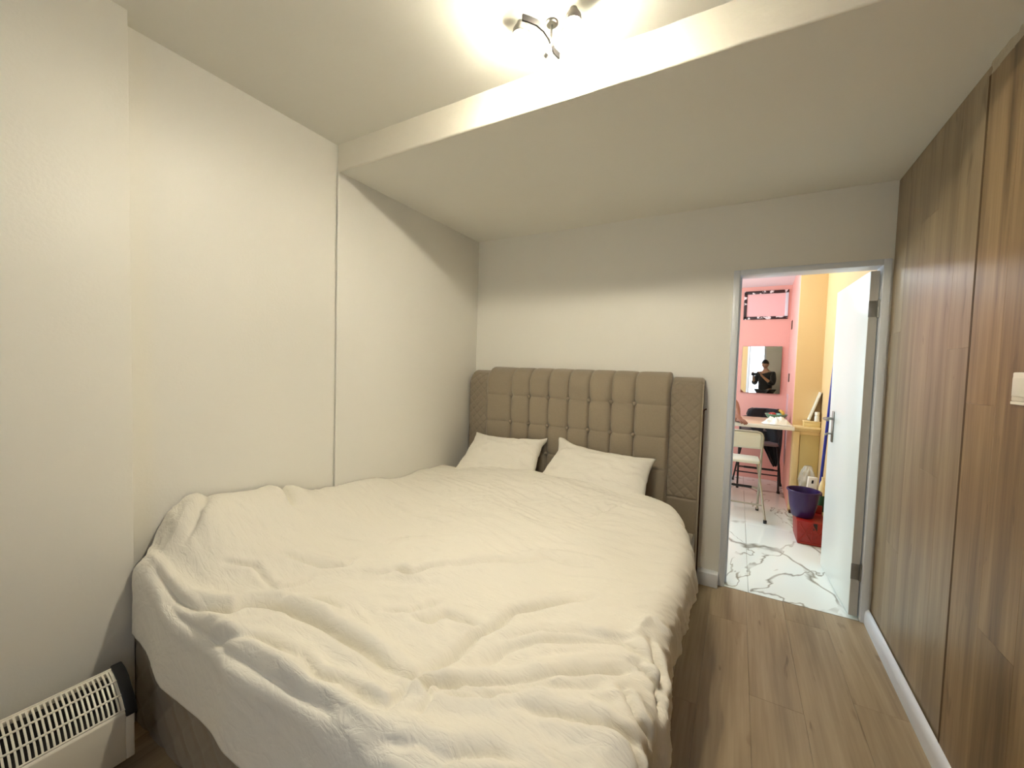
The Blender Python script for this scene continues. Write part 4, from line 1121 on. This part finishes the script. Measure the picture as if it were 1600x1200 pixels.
person('person in a navy top leaning on the table, bare forearm visible past the door frame', n1, e1, shirt1, trou1, [('ankL','toeL'), ('ankR','toeR')],
       ((-.165, y0, 1.545), (.90,-.1,-.35), (.2,0,1)), SKIN1, NAVYS, TROU, HAIR, SHOE)
ph = part('phone', MB().obox((.052, 1.838, .889), (.35,-.9,0), (.9,.35,0), (0,0,1), (.145,.070,.009)), SCREEN, None, bevel=.003)
tag(ph, 'dark phone lying on the table under the hand of the leaning person', 'phone')

# ---- the photographer, seen only in the kitchen mirror
B = CAM - CF*.46; B = Vector((B.x, B.y, 0)); fw_ = Vector((CF.x, CF.y, 0)).normalized(); rt = Vector((fw_.y, -fw_.x, 0))
def Q(f_, r_, z, rad): p_ = B + fw_*f_ + rt*r_; return (p_.x, p_.y, z, rad)
n2 = {'pelvis': Q(0,0,.96,(.15,.11)), 'waist': Q(0,0,1.10,(.135,.10)), 'chest': Q(.0,0,1.28,(.16,.11)), 'collar': Q(-.01,0,1.42,(.10,.075)), 'neck': Q(.01,0,1.50,.055), 'nape': Q(.025,0,1.56,.052)}
for s_, sg in (('L',-1), ('R',1)):
    n2['hip'+s_] = Q(0,sg*.10,.89,.095); n2['knee'+s_] = Q(.02,sg*.11,.49,.062); n2['ank'+s_] = Q(-.01,sg*.12,.09,.042); n2['toe'+s_] = Q(.15,sg*.14,.04,.035)
    n2['sh'+s_] = Q(-.01,sg*.175,1.40,.060); n2['ua'+s_] = Q(.03,sg*.225,1.26,.050); n2['el'+s_] = Q(.09,sg*.235,1.12,.043)
    n2['fa'+s_] = Q(.21,sg*.19,1.20,.038); n2['wr'+s_] = Q(.345,sg*.118,1.325,.027)
e2 = [q for q in e1[:13]] + [('collar','shR'),('shR','uaR'),('uaR','elR'),('elR','faR'),('faR','wrR'),('collar','shL'),('shL','uaL'),('uaL','elL'),('elL','faL'),('faL','wrL')]
for s_, sg in (('L',-1), ('R',1)):
    pcn = Q(.395, sg*.105, 1.365, 0)[:3]
    hand(n2, e2, s_, 'wr'+s_, pcn, tuple(fw_*.5 + Vector((0,0,.75))), tuple(-fw_*.6 - rt*sg*.4 + Vector((0,0,.2))), tuple(-rt*sg), .075)
ks2 = {'hipL': .006, 'hipR': .006, 'pelvis': .03, 'waist': .025, 'chest': .0, 'collar': .0}
for s_ in 'LR': ks2.update({'sh'+s_: .006, 'ua'+s_: .008, 'el'+s_: .01, 'fa'+s_: .01})
es_sh2 = es_sh + [('pelvis','hipL'),('pelvis','hipR')] + [('uaR','elR'),('elR','faR'),('uaL','elL'),('elL','faL')]
person('photographer in dark clothes reflected in the mirror', n2, e2, (ks2, es_sh2, .016, 'pelvis'), trou1, [('ankL','toeL'), ('ankR','toeR')],
       (tuple((B + fw_*.045 + Vector((0,0,1.645)))), tuple(fw_ + Vector((0,0,-.3))), (0,0,1)), SKIN2, BLKS, TROU, HAIR, SHOE)
pc_ = CAM - CF*.030 - CR*.055 - CU*.012
ph2 = part('phone', MB().obox(pc_, CR, CU, CF, (.150,.074,.009)), SCREEN, None, bevel=.003)
tag(ph2, 'phone held up by the photographer in the mirror', 'phone')
